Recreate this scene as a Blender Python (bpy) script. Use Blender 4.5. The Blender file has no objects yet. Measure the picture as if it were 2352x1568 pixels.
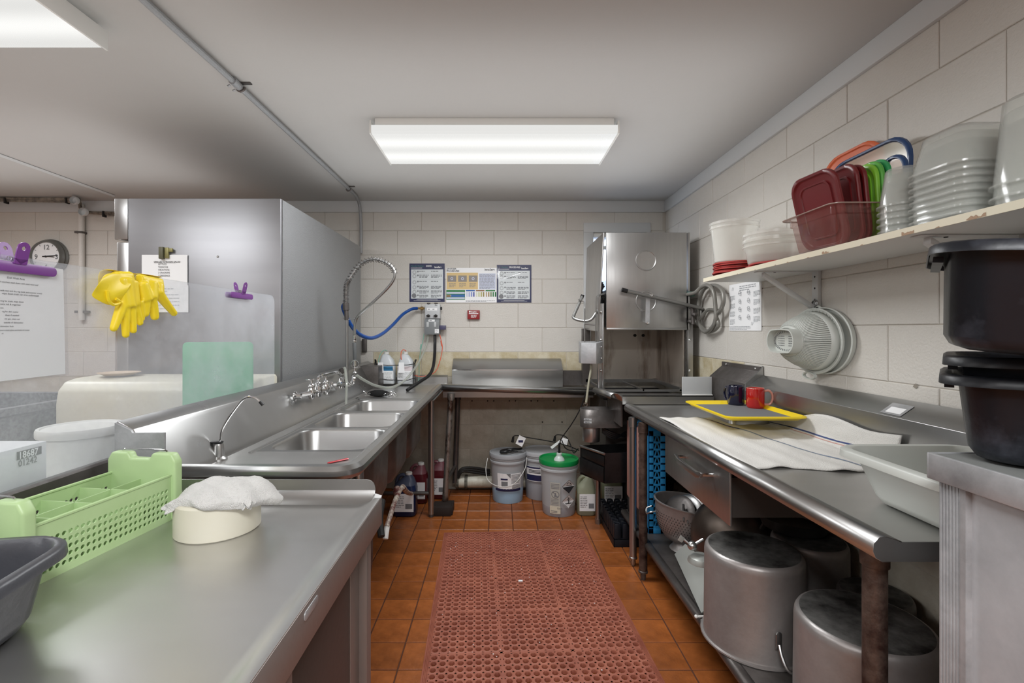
import bpy, bmesh, math, random
from mathutils import Vector, Matrix
random.seed(7)
C = bpy.context.scene.collection
F, CX, CY, H = 1105.0, 1145.0, 757.0, 1.32      # focal length in px, principal point, eye height
WY, WX, CZ = 4.0, 1.39, 2.386                    # back wall, right wall, ceiling
# ---------------------------------------------------------------- camera, world, lights, exposure
cd = bpy.data.cameras.new('camera'); cam = bpy.data.objects.new('camera', cd); C.objects.link(cam)
cam.location = (0, 0, H); cam.rotation_euler = (math.pi/2, 0, 0)
cd.sensor_width = 36; cd.lens = F/2352*36; cd.shift_x = (1176-CX)/2352; cd.shift_y = -(784-CY)/2352
cd.clip_start = .02
S = bpy.context.scene; S.camera = cam
S.view_settings.view_transform = 'Standard'; S.view_settings.look = 'None'
S.view_settings.gamma = 1; S.view_settings.use_curve_mapping = False
S.view_settings.exposure = 0.62
w = bpy.data.worlds.new('sky'); S.world = w; w.use_nodes = True
w.node_tree.nodes['Background'].inputs[0].default_value = (.62, .75, 1, 1)
w.node_tree.nodes['Background'].inputs[1].default_value = 1.6
def area(name, loc, rot, sx, sy, power, col=(.97, .985, 1)):
    l = bpy.data.lights.new(name, 'AREA'); l.shape = 'RECTANGLE'; l.size = sx; l.size_y = sy; l.energy = power; l.color = col
    o = bpy.data.objects.new(name, l); C.objects.link(o); o.location = loc; o.rotation_euler = rot; return o
LP = [(-.02, 2.64), (-2.0, 1.46), (.0, -.5), (-2.6, -.6), (-3.2, 2.6)]   # visible ceiling fixtures first, then unseen ones added to brighten the room
LW = [19, 10, 42, 24, 18]
for (lx, ly), e in zip(LP, LW):
    area('lamp_and_fill', (lx, ly, H+.978), (0, 0, 0), 1.15, .40, e)
    area('lamp_and_fill', (lx, ly, H+.80), (math.pi, 0, 0), 2.4, 1.8, e*.30)  # added upward fill below each fixture, brightens the ceiling
area('window_daylight', (.98, WY+.12, 1.60), (math.pi/2, 0, 0), .45, 1.0, 26, (.72, .82, 1))
# ---------------------------------------------------------------- helpers
def V(*a): return Vector(a)
def ZP(px, py, z):
    Y = F*(H-z)/(py-CY); return V((px-CX)*Y/F, Y, z)
def YP(px, py, Y): return V((px-CX)*Y/F, Y, H-(py-CY)*Y/F)
def XP(px, py, X):
    Y = X*F/(px-CX); return V(X, Y, H-(py-CY)*Y/F)
def lin(c):
    if isinstance(c, str):
        c = [int(c[i:i+2], 16)/255 for i in (0, 2, 4)]
        c = [x/12.92 if x <= .04045 else ((x+.055)/1.055)**2.4 for x in c]
    return tuple(c)+(1,)
def mat(name, col, rough=.5, metal=0, bump=None, var=None, coat=0, emis=None, rnd=0, spec=.5, stretch=None, trans=0, rvar=0, mult=1.):
    """col hex; bump=(scale,dist); var=(scale,colour2,lo,hi); rnd = per-object brightness variation"""
    m = bpy.data.materials.new(name); m.use_nodes = True; nt = m.node_tree; N = nt.nodes; L = nt.links
    b = N['Principled BSDF']; b.inputs['Base Color'].default_value = lin(col); b.inputs['Roughness'].default_value = rough
    b.inputs['Metallic'].default_value = metal; b.inputs['Coat Weight'].default_value = coat
    b.inputs['Specular IOR Level'].default_value = spec
    tc = N.new('ShaderNodeTexCoord'); mp = N.new('ShaderNodeMapping'); L.new(tc.outputs['Object'], mp.inputs[0])
    if stretch: mp.inputs['Scale'].default_value = stretch
    last = None
    if var:
        n = N.new('ShaderNodeTexNoise'); n.inputs['Scale'].default_value = var[0]; n.inputs['Detail'].default_value = 2 if metal > .8 else 6
        n.inputs['Roughness'].default_value = .65
        L.new(mp.outputs[0], n.inputs[0]); r = N.new('ShaderNodeValToRGB'); L.new(n.outputs[0], r.inputs[0])
        r.color_ramp.elements[0].position = var[2]; r.color_ramp.elements[1].position = var[3]
        r.color_ramp.elements[0].color = lin(var[1]); r.color_ramp.elements[1].color = lin(col); last = r.outputs[0]
        L.new(last, b.inputs['Base Color'])
        if rvar:
            mr = N.new('ShaderNodeMapRange'); L.new(n.outputs[0], mr.inputs[0]); mr.inputs[1].default_value = .3; mr.inputs[2].default_value = .7
            mr.inputs[3].default_value = rough+rvar; mr.inputs[4].default_value = rough-rvar; L.new(mr.outputs[0], b.inputs['Roughness'])
    if rnd:
        oi = N.new('ShaderNodeObjectInfo'); mr = N.new('ShaderNodeMapRange'); L.new(oi.outputs['Random'], mr.inputs[0])
        mr.inputs[3].default_value = 1-rnd; mr.inputs[4].default_value = 1+rnd
        mx = N.new('ShaderNodeMix'); mx.data_type = 'RGBA'; mx.blend_type = 'MULTIPLY'; mx.inputs[0].default_value = 1
        if last: L.new(last, mx.inputs[6])
        else: mx.inputs[6].default_value = lin(col)
        L.new(mr.outputs[0], mx.inputs[7]); L.new(mx.outputs[2], b.inputs['Base Color'])
    if bump:
        n = N.new('ShaderNodeTexNoise'); n.inputs['Scale'].default_value = bump[0]; n.inputs['Detail'].default_value = 5; L.new(mp.outputs[0], n.inputs[0])
        bp = N.new('ShaderNodeBump'); bp.inputs['Distance'].default_value = bump[1]; L.new(n.outputs[0], bp.inputs['Height']); L.new(bp.outputs[0], b.inputs['Normal'])
    if emis: b.inputs['Emission Color'].default_value = lin(emis[0]); b.inputs['Emission Strength'].default_value = emis[1]
    return m
def clear(name, col, opac=.3, rough=.15, gloss=.5, var=None, transl=True):
    """clear or frosted sheet plastic: see-through share, milky share and a gloss that grows at grazing view"""
    m = bpy.data.materials.new(name); m.use_nodes = True; nt = m.node_tree; N = nt.nodes; L = nt.links; N.clear()
    out = N.new('ShaderNodeOutputMaterial'); t = N.new('ShaderNodeBsdfTransparent'); d = N.new('ShaderNodeBsdfDiffuse'); tr = N.new('ShaderNodeBsdfTranslucent')
    d.inputs[0].default_value = lin(col); tr.inputs[0].default_value = lin(col); g = N.new('ShaderNodeBsdfGlossy'); g.inputs['Roughness'].default_value = rough
    c = [min(1, x**.12) for x in lin(col)[:3]]; t.inputs[0].default_value = (c[0], c[1], c[2], 1)
    a = N.new('ShaderNodeMixShader'); L.new(d.outputs[0], a.inputs[1]); L.new(tr.outputs[0], a.inputs[2]); a.inputs[0].default_value = .45 if transl else 0
    b = N.new('ShaderNodeMixShader'); L.new(t.outputs[0], b.inputs[1]); L.new(a.outputs[0], b.inputs[2]); b.inputs[0].default_value = opac
    if var:
        tc = N.new('ShaderNodeTexCoord'); n = N.new('ShaderNodeTexNoise'); n.inputs['Scale'].default_value = var[0]; n.inputs['Detail'].default_value = 8; n.inputs['Roughness'].default_value = .7
        L.new(tc.outputs['Object'], n.inputs[0]); mr = N.new('ShaderNodeMapRange'); L.new(n.outputs[0], mr.inputs[0])
        mr.inputs[1].default_value = .35; mr.inputs[2].default_value = .75; mr.inputs[3].default_value = opac; mr.inputs[4].default_value = var[1]; L.new(mr.outputs[0], b.inputs[0])
    fr = N.new('ShaderNodeLayerWeight'); fr.inputs[0].default_value = .5; pw = N.new('ShaderNodeMath'); pw.operation = 'POWER'; pw.inputs[1].default_value = 4; L.new(fr.outputs['Facing'], pw.inputs[0]); mu = N.new('ShaderNodeMath'); mu.operation = 'MULTIPLY_ADD'; mu.inputs[1].default_value = gloss*.7; mu.inputs[2].default_value = gloss*.035; L.new(pw.outputs[0], mu.inputs[0])
    e = N.new('ShaderNodeMixShader'); L.new(mu.outputs[0], e.inputs[0]); L.new(b.outputs[0], e.inputs[1]); L.new(g.outputs[0], e.inputs[2]); L.new(e.outputs[0], out.inputs[0])
    return m
ORG = {}
def spl(pts, n=6):
    P = [Vector(p) for p in pts]; P = [2*P[0]-P[1]]+P+[2*P[-1]-P[-2]]; o = []
    for i in range(1, len(P)-2):
        for k in range(n):
            t = k/n; a, b, c, d = P[i-1:i+3]
            o.append(.5*((2*b)+(c-a)*t+(2*a-5*b+4*c-d)*t*t+(3*b-a-3*c+d)*t**3))
    return o+[P[-2]]
def rr(cx, cy, w, d, r, z, n=4):
    """rounded rectangle ring in XY"""
    r = min(r, w/2-1e-4, d/2-1e-4); o = []
    for q, (sx, sy) in enumerate(((1, 1), (-1, 1), (-1, -1), (1, -1))):
        for k in range(n+1):
            a = math.pi/2*(q+k/n); o.append(V(cx+sx*(w/2-r)+r*math.cos(a), cy+sy*(d/2-r)+r*math.sin(a), z))
    return o
class MB:
    def __init__(s): s.v = []; s.f = []; s.m = []; s.k = 0
    def add(s, vs, fs):
        b = len(s.v); s.v += [Vector(x) for x in vs]; s.f += [tuple(b+i for i in f) for f in fs]; s.m += [s.k]*len(fs); return s
    def box(s, x0, x1, y0, y1, z0, z1):
        return s.hexa([(x0, y0, z0), (x1, y0, z0), (x1, y1, z0), (x0, y1, z0), (x0, y0, z1), (x1, y0, z1), (x1, y1, z1), (x0, y1, z1)])
    def hexa(s, p): return s.add(p, [(3, 2, 1, 0), (4, 5, 6, 7), (0, 1, 5, 4), (1, 2, 6, 5), (2, 3, 7, 6), (3, 0, 4, 7)])
    def slab(s, pts, d):
        """polygon pts thickened by vector d"""
        n = len(pts); d = Vector(d); P = [Vector(p) for p in pts]
        return s.add(P+[p+d for p in P], [tuple(range(n-1, -1, -1)), tuple(range(n, 2*n))]+[(i, (i+1) % n, n+(i+1) % n, n+i) for i in range(n)])
    def loft(s, rings, cap0=True, cap1=True, closed=True):
        n = len(rings[0]); vs = [p for r in rings for p in r]; fs = []
        for j in range(len(rings)-1):
            for i in range(n if closed else n-1):
                k = (i+1) % n; fs.append((j*n+i, j*n+k, (j+1)*n+k, (j+1)*n+i))
        if cap0: fs.append(tuple(range(n-1, -1, -1)))
        if cap1: fs.append(tuple((len(rings)-1)*n+i for i in range(n)))
        return s.add(vs, fs)
    def tube(s, pts, r, n=8, closed=False, caps=True, flat=1, up=None):
        P = [Vector(p) for p in pts]; m = len(P); rs = r if isinstance(r, (list, tuple)) else [r]*m; rings = []
        t = (P[1]-P[0]).normalized(); u = Vector(up) if up else (Vector((0, 0, 1)) if abs(t.z) < .9 else Vector((1, 0, 0)))
        u = (u-t*u.dot(t)).normalized()
        for i in range(m):
            a = P[(i-1) % m] if (i or closed) else P[0]; b = P[(i+1) % m] if (i < m-1 or closed) else P[-1]
            t = (b-a).normalized(); u = (u-t*u.dot(t)).normalized(); w_ = t.cross(u)
            rings.append([P[i]+(u*math.cos(2*math.pi*k/n)*flat+w_*math.sin(2*math.pi*k/n))*rs[i] for k in range(n)])
        if closed: rings.append(rings[0]); return s.loft(rings, False, False)
        return s.loft(rings, caps, caps)
    def cyl(s, a, b, r, r2=None, n=16): return s.tube([a, b], [r, r if r2 is None else r2], n)
    def lathe(s, prof, c=(0, 0, 0), n=32, ax=(0, 0, 1), sx=1, sy=1, caps=(False, False), ref=None):
        c = Vector(c); ax = Vector(ax).normalized(); u = Vector(ref) if ref else (Vector((1, 0, 0)) if abs(ax.x) < .9 else Vector((0, 1, 0)))
        u = (u-ax*u.dot(ax)).normalized(); w_ = ax.cross(u)
        return s.loft([[c+ax*z+(u*math.cos(2*math.pi*k/n)*sx+w_*math.sin(2*math.pi*k/n)*sy)*max(r, 1e-5) for k in range(n)] for r, z in prof], *caps)
    def ball(s, c, r, n=12, sc=(1, 1, 1)):
        b0 = len(s.v); s.lathe([(r*math.sin(math.pi*i/n), -r*math.cos(math.pi*i/n)) for i in range(n+1)], (0, 0, 0), n*2)
        for i in range(b0, len(s.v)): q = s.v[i]; s.v[i] = Vector(c)+Vector((q.x*sc[0], q.y*sc[1], q.z*sc[2]))
        return s
    def quad(s, fr, a0, b0, a1, b1, c=.0006): return s.add([fr(a0, b0, c), fr(a1, b0, c), fr(a1, b1, c), fr(a0, b1, c)], [(0, 1, 2, 3)])
    def disc(s, fr, a, b, r, c=.0006, n=20, r2=None):
        o = [fr(a+r*math.cos(2*math.pi*k/n), b+r*math.sin(2*math.pi*k/n), c) for k in range(n)]
        if r2 is None: return s.add(o, [tuple(range(n))])
        i = [fr(a+r2*math.cos(2*math.pi*k/n), b+r2*math.sin(2*math.pi*k/n), c) for k in range(n)]
        return s.add(o+i, [(k, (k+1) % n, n+(k+1) % n, n+k) for k in range(n)])
    def poly(s, fr, pts, c=.0006): return s.add([fr(a, b, c) for a, b in pts], [tuple(range(len(pts)))])
    def text(s, fr, txt, a, b, size, c=.0008, align='LEFT', sx=1, bold=0):
        cu = bpy.data.curves.new('t', 'FONT'); cu.body = txt; cu.size = size; cu.align_x = align; cu.resolution_u = 2
        if bold: cu.offset = size*bold
        o = bpy.data.objects.new('t', cu); C.objects.link(o); dg = bpy.context.evaluated_depsgraph_get()
        me = o.evaluated_get(dg).to_mesh()
        s.add([fr(a+v.co.x*sx, b+v.co.y, c) for v in me.vertices], [tuple(p.vertices) for p in me.polygons])
        o.evaluated_get(dg).to_mesh_clear(); bpy.data.objects.remove(o); bpy.data.curves.remove(cu); return s
    def greek(s, fr, a0, a1, b, h, rows, pitch, c=.0007, fill=.8):
        """printed lines too small to read: short bars"""
        for r in range(rows):
            a = a0; e = a0+(a1-a0)*(1 if r < rows-1 else random.uniform(.5, .9))
            while a < e-h:
                w_ = min(h*random.uniform(1.5, 5), e-a); s.quad(fr, a, b-r*pitch, a+w_, b-r*pitch+h*.62, c); a += w_+h*.7
        return s
    def build(s, name, mats, parent=None, bevel=0, seg=2, smooth=35, loc=None, local=False, label=None, kind=None, solid=0, sub=0, remesh=0, recalc=True):
        me = bpy.data.meshes.new(name); o = bpy.data.objects.new(name, me); C.objects.link(o)
        off = Vector((0, 0, 0))
        if parent is not None:
            o.parent = parent; off = Vector((0, 0, 0)) if local else ORG[parent.name]
            ORG[o.name] = ORG.get(parent.name, Vector((0, 0, 0)))
        else:
            if loc is not None: off = Vector(loc); o.location = off
            ORG[o.name] = off
        me.from_pydata([tuple(v-off) for v in s.v], [], s.f)
        for m in (mats if isinstance(mats, (list, tuple)) else [mats]): me.materials.append(m)
        if any(s.m): me.polygons.foreach_set('material_index', s.m)
        if recalc or bevel:
            b = bmesh.new(); b.from_mesh(me)
            if recalc: bmesh.ops.recalc_face_normals(b, faces=b.faces)
            if bevel:
                es = [e for e in b.edges if len(e.link_faces) == 2 and e.calc_face_angle(0) > .5]
                bmesh.ops.bevel(b, geom=es, offset=bevel, segments=seg, affect='EDGES', profile=.5, clamp_overlap=True)
            b.to_mesh(me); b.free()
        if smooth:
            me.polygons.foreach_set('use_smooth', [True]*len(me.polygons)); me.set_sharp_from_angle(angle=math.radians(smooth))
        if remesh:
            r = o.modifiers.new('r', 'REMESH'); r.mode = 'VOXEL'; r.voxel_size = remesh; r.use_smooth_shade = True
            q = o.modifiers.new('s', 'SMOOTH'); q.factor = .5; q.iterations = 4
        if solid: q = o.modifiers.new('s', 'SOLIDIFY'); q.thickness = solid; q.offset = 0
        if sub: q = o.modifiers.new('s', 'SUBSURF'); q.levels = sub; q.render_levels = sub
        if label: o['label'] = label
        if kind: o['kind'] = kind
        return o
def thing(name, label, cat, loc=(0, 0, 0), group=None):
    o = bpy.data.objects.new(name, None); C.objects.link(o); o.location = loc; o.empty_display_size = .05
    ORG[o.name] = Vector(loc); return tag(o, label, cat, group)
def tag(o, label, cat, group=None):
    o['label'] = label; o['category'] = cat
    if group: o['group'] = group
    return o
def dup(o, loc=None, label=None, parent=None, off=None):
    c = o.copy(); C.objects.link(c)
    if parent is not None: c.parent = parent
    if loc is not None: c.location = loc
    if label: c['label'] = label
    ORG[c.name] = Vector(c.location)
    for ch in o.children: dup(ch, parent=c)
    return c
def frame(o, ux, uy):
    o, ux, uy = Vector(o), Vector(ux).normalized(), Vector(uy).normalized(); un = ux.cross(uy)
    return lambda a, b, c=0: o+ux*a+uy*b+un*c
def rot_about(mb, c, axis, ang, i0=0):
    R = Matrix.Rotation(ang, 3, Vector(axis)); c = Vector(c)
    for i in range(i0, len(mb.v)): mb.v[i] = c+R@(mb.v[i]-c)
    return mb
# ---------------------------------------------------------------- materials
steel = mat('brushed_steel', 'acacab', .30, .95, None, (2, 'a5a5a4', .3, .75), stretch=(1, 3, 3), rvar=.03)
steel_v = mat('brushed_steel_upright', 'b6b6b5', .32, .95, None, (3, 'b0afae', .3, .75), stretch=(12, 12, .7), rvar=.03)
steel_top = mat('scratched_steel_top', 'c8c7c5', .34, .93, None, (2, 'bfbebc', .3, .7), stretch=(1, 3, 3), rvar=.05)
steel_dk = mat('dull_dark_steel', '6d6967', .38, .6, (50, .0008), (7, '4e4946', .3, .7), rvar=.08)
steel_red = mat('stained_chamber_steel', 'b3aba2', .40, .8, None, (2.5, '6b5a4c', .30, .50), stretch=(3, 3, .6))
cast = mat('dull_cast_aluminium', 'a9a6a4', .42, .6, (40, .0008), (5, '8a8380', .3, .75), rvar=.06)
castdk = mat('scorched_aluminium_base', '8a8986', .5, .7, (30, .001), (6, '2e2d2c', .38, .62))
rust_l = mat('part_rusted_steel', '9a9690', .42, .8, None, (9, '4a3226', .40, .56), stretch=(2, 2, 1))
blsteel = mat('blackened_steel', '434345', .34, .8, None, (6, '2c2b2b', .3, .7))
stain = mat('stained_painted_block', 'cfc7b0', .55, 0, (110, .0022), (5, 'a8966a', .30, .58), rnd=.03)
stain2 = mat('dingy_painted_block', 'c6c0b2', .55, 0, (110, .0022), (3, '9d9380', .28, .55), rnd=.03)
alum = mat('worn_aluminium', 'c6c7c9', .42, .45, (50, .0006), (7, '8f9092', .3, .7), rvar=.08)
chrome = mat('chrome', 'd4d4d4', .08, 1)
galv = mat('stucco_aluminium', 'a6a8aa', .42, .7, (260, .0035))
rust = mat('rusty_pipe', '6a5b52', .55, .6, (60, .002), (14, '33211c', .35, .65))
paintw = mat('painted_block', 'd3cfc9', .48, 0, (110, .0022), (1.6, 'cac6be', .3, .7), rnd=.018)
mortar = mat('painted_mortar', 'c4beb4', .7)
trimm = mat('white_trim_paint', 'c9cbcb', .45)
ceilm = mat('ceiling_paint', 'b2b1ae', .62, 0, (40, .0006), (1.2, 'b5b4b1', .3, .7))
tilem = mat('quarry_tile', 'a65f2d', .38, 0, (60, .0012), (7, '6e3a16', .28, .62), rnd=.16)
grout = mat('dark_grout', '4e2c1b', .85)
rubber = mat('brick_red_rubber', 'aa6650', .58, 0, (160, .0008), (9, '8b4c3b', .3, .7))
white = mat('white_plastic', 'dcdcd8', .35); cream = mat('cream_plastic', 'ccc9ba', .4, var=(5, 'ccc7b4', .3, .7))
greyp = mat('grey_white_plastic', 'bfc2bc', .42); blackp = mat('black_plastic', '1e2026', .40, 0, (30, .0008), (6, '15161b', .3, .7), spec=.22)
tubp = mat('scuff_glare_black_plastic', '4c4f58', .36, 0, (30, .0008), (5, '191b20', .48, .74), spec=.3, rvar=.06)  # lighter patches: scuffs, with their glare put into the colour
greytub = mat('dark_grey_plastic', '3c3d42', .38, 0, (60, .0008)); black = mat('black_rubber', '0e0e10', .45)
greenp = mat('light_green_plastic', 'afc995', .42, var=(6, 'a7c28c', .3, .7)); bluep = mat('sky_blue_plastic', '2f93cf', .4)
pinkp = mat('salmon_plastic', 'b08378', .5); purple = mat('purple_plastic', '7d4493', .35)
yellow = mat('yellow_rubber', 'fbe22c', .45, var=(9, 'f4d61e', .3, .7)); ytray = mat('yellow_tray_plastic', 'e6c80c', .3)
greyf = mat('grey_tray_lining', '6e7072', .7, bump=(300, .0006)); navy = mat('navy_print', '22284f', .4); paper = mat('paper', 'f2f3f4', .5)
ink = mat('black_ink', '26262a', .6); inkg = mat('grey_ink', '7b7d80', .6); inkl = mat('light_grey_ink', 'b4b8ba', .6)
teal_ink = mat('teal_ink', '3f7d7a', .5); whiteink = mat('white_ink', 'f0f0f0', .5); tan = mat('tan_print', 'd9bd85', .5); gr_ink = mat('green_ink', '2f7d46', .5)
bl_ink = mat('blue_ink', '2c62a8', .5); br_ink = mat('brown_ink', '8d6a48', .5); lt_blue = mat('pale_blue_print', 'c9cfe2', .5)
redb = mat('dark_red_plastic', '8e2226', .4); maroon = mat('maroon_plastic', '6e1d20', .3); redlid = mat('red_lid_plastic', '9e2a25', .4)
orange = mat('orange_plastic', 'd8683c', .35); limep = mat('lime_plastic', '86c83a', .3); tealp = mat('green_plastic', '35a05e', .3); bluel = mat('blue_rim_plastic', '1f3f6c', .35)
redmug = mat('red_glaze', 'b11c18', .12, coat=.6); navymug = mat('navy_glaze', '14162e', .12, coat=.6); pinkg = mat('bare_rim_glaze', 'd08f80', .3)
terry = mat('white_terry', 'e6e5e2', .95, 0, (500, .006)); cloth = mat('white_cotton', 'e4e2dd', .92, 0, (350, .004)); stripe = mat('blue_yarn', '3c4a78', .9); stripe2 = mat('grey_blue_yarn', '7b8798', .9); stripe3 = mat('pink_yarn', 'c49288', .9)
bluehose = mat('blue_hose', '0a4690', .35); brass = mat('brass', '9c8256', .3, .9)
pvc = mat('pvc_pipe', 'd3d0c2', .45, var=(9, 'a39b88', .3, .6)); dark = mat('dark_grime', '1b1917', .7); wood = mat('black_wood_block', '241a16', .7)
plexi = clear('scratched_acrylic', 'e4e8ee', .12, .12, .8, var=(3.5, .34), transl=False); sleeve = clear('clear_sleeve', 'f0f2f5', .04, .08, 1.2, transl=False)
frost = clear('frosted_polypropylene', 'fdfdf8', .38, .25, .9); frost2 = clear('clear_polypropylene', 'fdfffa', .22, .12, 1.0)
amber = clear('amber_polycarbonate', 'b98b80', .22, .08, 1.1); bottlec = clear('hdpe_bottle', 'cdd2b8', .75, .3, .5); milky = clear('milky_pail', 'e6e9ec', .92, .35, .5)
bfluid = mat('blue_fluid_pail', 'a3c6e0', .35); gfluid = mat('grey_fluid_pail', 'a3a6ac', .35); redfl = mat('red_detergent', '5a1a24', .25); bluefl = mat('blue_detergent', '1a2a50', .25)
tubeclr = clear('clear_tubing', 'd0d4cc', .5, .12, .9); tubegr = clear('green_tubing', 'a9cf9a', .6, .15, .7); tubered = mat('orange_tubing', 'd8644a', .3); tubeteal = mat('teal_tubing', '7fb0a0', .3)
glass = clear('window_glass', 'ffffff', .02, .02, .5)
lens = mat('lamp_lens', '2c2c2c', .4, emis=('fdfdfa', 1.0)); lampw = mat('lamp_housing', 'dcdcd8', .4); wood_l = mat('chipboard', 'ab9078', .9, bump=(200, .002))
def lens_bands(m, y0, pitch):
    nt = m.node_tree; N = nt.nodes; L = nt.links; g = N.new('ShaderNodeTexCoord'); sp = N.new('ShaderNodeSeparateXYZ'); L.new(g.outputs['Object'], sp.inputs[0])
    a = N.new('ShaderNodeMath'); a.operation = 'MULTIPLY'; a.inputs[1].default_value = 2*math.pi/pitch; L.new(sp.outputs['Y'], a.inputs[0])
    c = N.new('ShaderNodeMath'); c.operation = 'COSINE'; L.new(a.outputs[0], c.inputs[0]); r = N.new('ShaderNodeMapRange'); L.new(c.outputs[0], r.inputs[0])
    r.inputs[1].default_value = -1; r.inputs[2].default_value = 1; r.inputs[3].default_value = .60; r.inputs[4].default_value = .47
    L.new(r.outputs[0], N['Principled BSDF'].inputs['Emission Strength'])
lens_bands(lens, 0, .2)
# ---------------------------------------------------------------- setting
def struct(mb, name, m, **k): o = mb.build(name, m, **k); o['kind'] = 'structure'; return o
LX, FY = -4.7, -3.0
ceiling = struct(MB().box(LX-.1, WX+.1, FY-.1, WY+.2, CZ, CZ+.08), 'ceiling', ceilm, smooth=0)
flo = mat('far_floor_tiles', '9c5a24', .5)
nt = flo.node_tree; br = nt.nodes.new('ShaderNodeTexBrick'); br.offset = 0; br.inputs['Scale'].default_value = 1; br.inputs['Brick Width'].default_value = .1635; br.inputs['Row Height'].default_value = .1635
br.inputs['Mortar Size'].default_value = .004; br.inputs['Color1'].default_value = lin('a2581c'); br.inputs['Color2'].default_value = lin('8a4a18'); br.inputs['Mortar'].default_value = lin('3d2a20')
tc = nt.nodes.new('ShaderNodeTexCoord'); nt.links.new(tc.outputs['Object'], br.inputs[0]); nt.links.new(br.outputs[0], nt.nodes['Principled BSDF'].inputs['Base Color'])
X0, Y0, TS = -.393, 1.870, .1635
TX = (-3, 11); TY = (-5, 14)
fl = MB(); fl.box(LX-.1, X0+TX[0]*TS, FY-.1, WY+.1, -.06, 0).box(X0+TX[0]*TS, WX+.1, FY-.1, Y0+TY[0]*TS, -.06, 0)
fl.k = 1; fl.box(X0+TX[0]*TS, WX+.1, Y0+TY[0]*TS, WY+.1, -.06, -.004)
floor = struct(fl, 'floor', [flo, grout], smooth=0)
tm = {}
def tile_mesh(w, d, h, m, name, up=2, ch=.0025):
    k = (round(w, 4), round(d, 4), name, m.name)
    if k not in tm:
        mb = MB(); c = ch
        mb.add([(0, 0, -h), (w, 0, -h), (w, d, -h), (0, d, -h), (0, 0, -c), (w, 0, -c), (w, d, -c), (0, d, -c), (c, c, 0), (w-c, c, 0), (w-c, d-c, 0), (c, d-c, 0)],
               [(0, 1, 5, 4), (1, 2, 6, 5), (2, 3, 7, 6), (3, 0, 4, 7), (4, 5, 9, 8), (5, 6, 10, 9), (6, 7, 11, 10), (7, 4, 8, 11), (8, 9, 10, 11), (3, 2, 1, 0)])
        me = bpy.data.meshes.new(name); me.from_pydata([tuple(v) for v in mb.v], [], mb.f); me.materials.append(m); tm[k] = me
    return tm[k]
def piece(name, me, parent, loc, rot=None):
    o = bpy.data.objects.new(name, me); C.objects.link(o); o.parent = parent; o.location = loc
    if rot: o.rotation_euler = rot
    return o
for i in range(*TX):
    for j in range(*TY):
        x, y = X0+i*TS, Y0+j*TS; w_ = min(TS, WX-x)-.005; d_ = min(TS, WY-.02-y)-.005
        if w_ < .02 or d_ < .02: continue
        piece('tile', tile_mesh(w_, d_, .007, tilem, 'tile'), floor, (x+.0025, y+.0025, random.uniform(-.0008, 0)), (random.uniform(-.002, .002), random.uniform(-.002, .002), 0))
# block walls: course lines at z = 1.135 + k*.2016
CH, BW = .2016, .4015
WIN = (.735, 1.235, 1.0, 2.12)         # window opening in the back wall: x0 x1 z0 z1
wb = MB(); yb = WY+.004
wb.box(LX-.1, WIN[0], yb, yb+.2, -.05, CZ).box(WIN[1], WX+.1, yb, yb+.2, -.05, CZ).box(WIN[0], WIN[1], yb, yb+.2, -.05, WIN[2]).box(WIN[0], WIN[1], yb, yb+.2, WIN[3], CZ)
wall_back = struct(wb, 'wall_back', mortar, smooth=0)
def blocks(parent, along0, along1, phase, to, skip=None):
    k = -6
    while True:
        z0 = 1.135+k*CH; z1 = z0+CH
        if z0 > CZ: break
        zz0, zz1 = max(z0, 0), min(z1, CZ); a = phase+(BW/2 if k % 2 else 0)-BW*20
        while a < along1:
            a0, a1 = max(a, along0), min(a+BW, along1)
            if a1-a0 > .03 and zz1-zz0 > .02:
                segs = [(a0, a1)]
                if skip and zz1 > skip[2]+.03 and zz0 < skip[3]-.03 and a1 > skip[0] and a0 < skip[1]:
                    segs = [(a0, skip[0]), (skip[1], a1)]
                for s0, s1 in segs:
                    if s1-s0 > .03: to(parent, s0+.0015, s1-.0015, zz0+.0015, zz1-.0015)
            a += BW
        k += 1
def bk(parent, a0, a1, z0, z1):
    m_ = stain if .90 < z0 < 1.1 and a0 > -1.3 else (stain2 if z0 < .9 else paintw)
    piece('block', tile_mesh(a1-a0, z1-z0, .02, m_, 'block', ch=.0022), parent, (a0, WY+random.uniform(-.001, .001), z0), (math.pi/2, 0, 0))
def bk_r(parent, a0, a1, z0, z1):
    o = piece('block', tile_mesh(a1-a0, z1-z0, .02, stain if (z1 < 1.15 and z0 > .9 and a0 > 2.6) else (stain2 if z0 < .9 else paintw), 'block', ch=.0022), parent, (WX+random.uniform(-.001, .001), a1, z0)); o.rotation_euler = (math.pi/2, 0, -math.pi/2)
blocks(wall_back, LX, WX-.002, -.038, bk, WIN)
wall_right = struct(MB().box(WX+.004, WX+.15, FY-.1, WY+.1, -.05, CZ), 'wall_right', mortar, smooth=0)
blocks(wall_right, .6, WY-.002, 2.522, bk_r)
struct(MB().box(WX+.001, WX+.02, FY, .6, 0, CZ), 'wall_right', paintw, smooth=0)
struct(MB().box(LX-.1, LX, FY-.1, WY+.1, -.05, CZ), 'wall_left', paintw, smooth=0)
struct(MB().box(LX-.1, WX+.1, FY-.1, FY, -.05, CZ), 'wall_front', paintw, smooth=0)
struct(MB().box(LX, WX-.018, WY-.02, WY+.001, H+269*WY/F, CZ), 'trim_1', trimm, bevel=.002)
struct(MB().box(WX-.018, WX+.001, FY, WY-.001, H+269*WY/F, CZ), 'trim_2', trimm, bevel=.002)
a = YP(0, 352, 3.0); b = YP(255, 445, 3.0)
pa, pb = ZP(-60, 332, CZ), ZP(262, 448, CZ)
struct(MB().tube([pa+V(0, 0, -.004), pb+V(0, 0, -.004)], .012, 4), 'trim_3', trimm)
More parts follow.
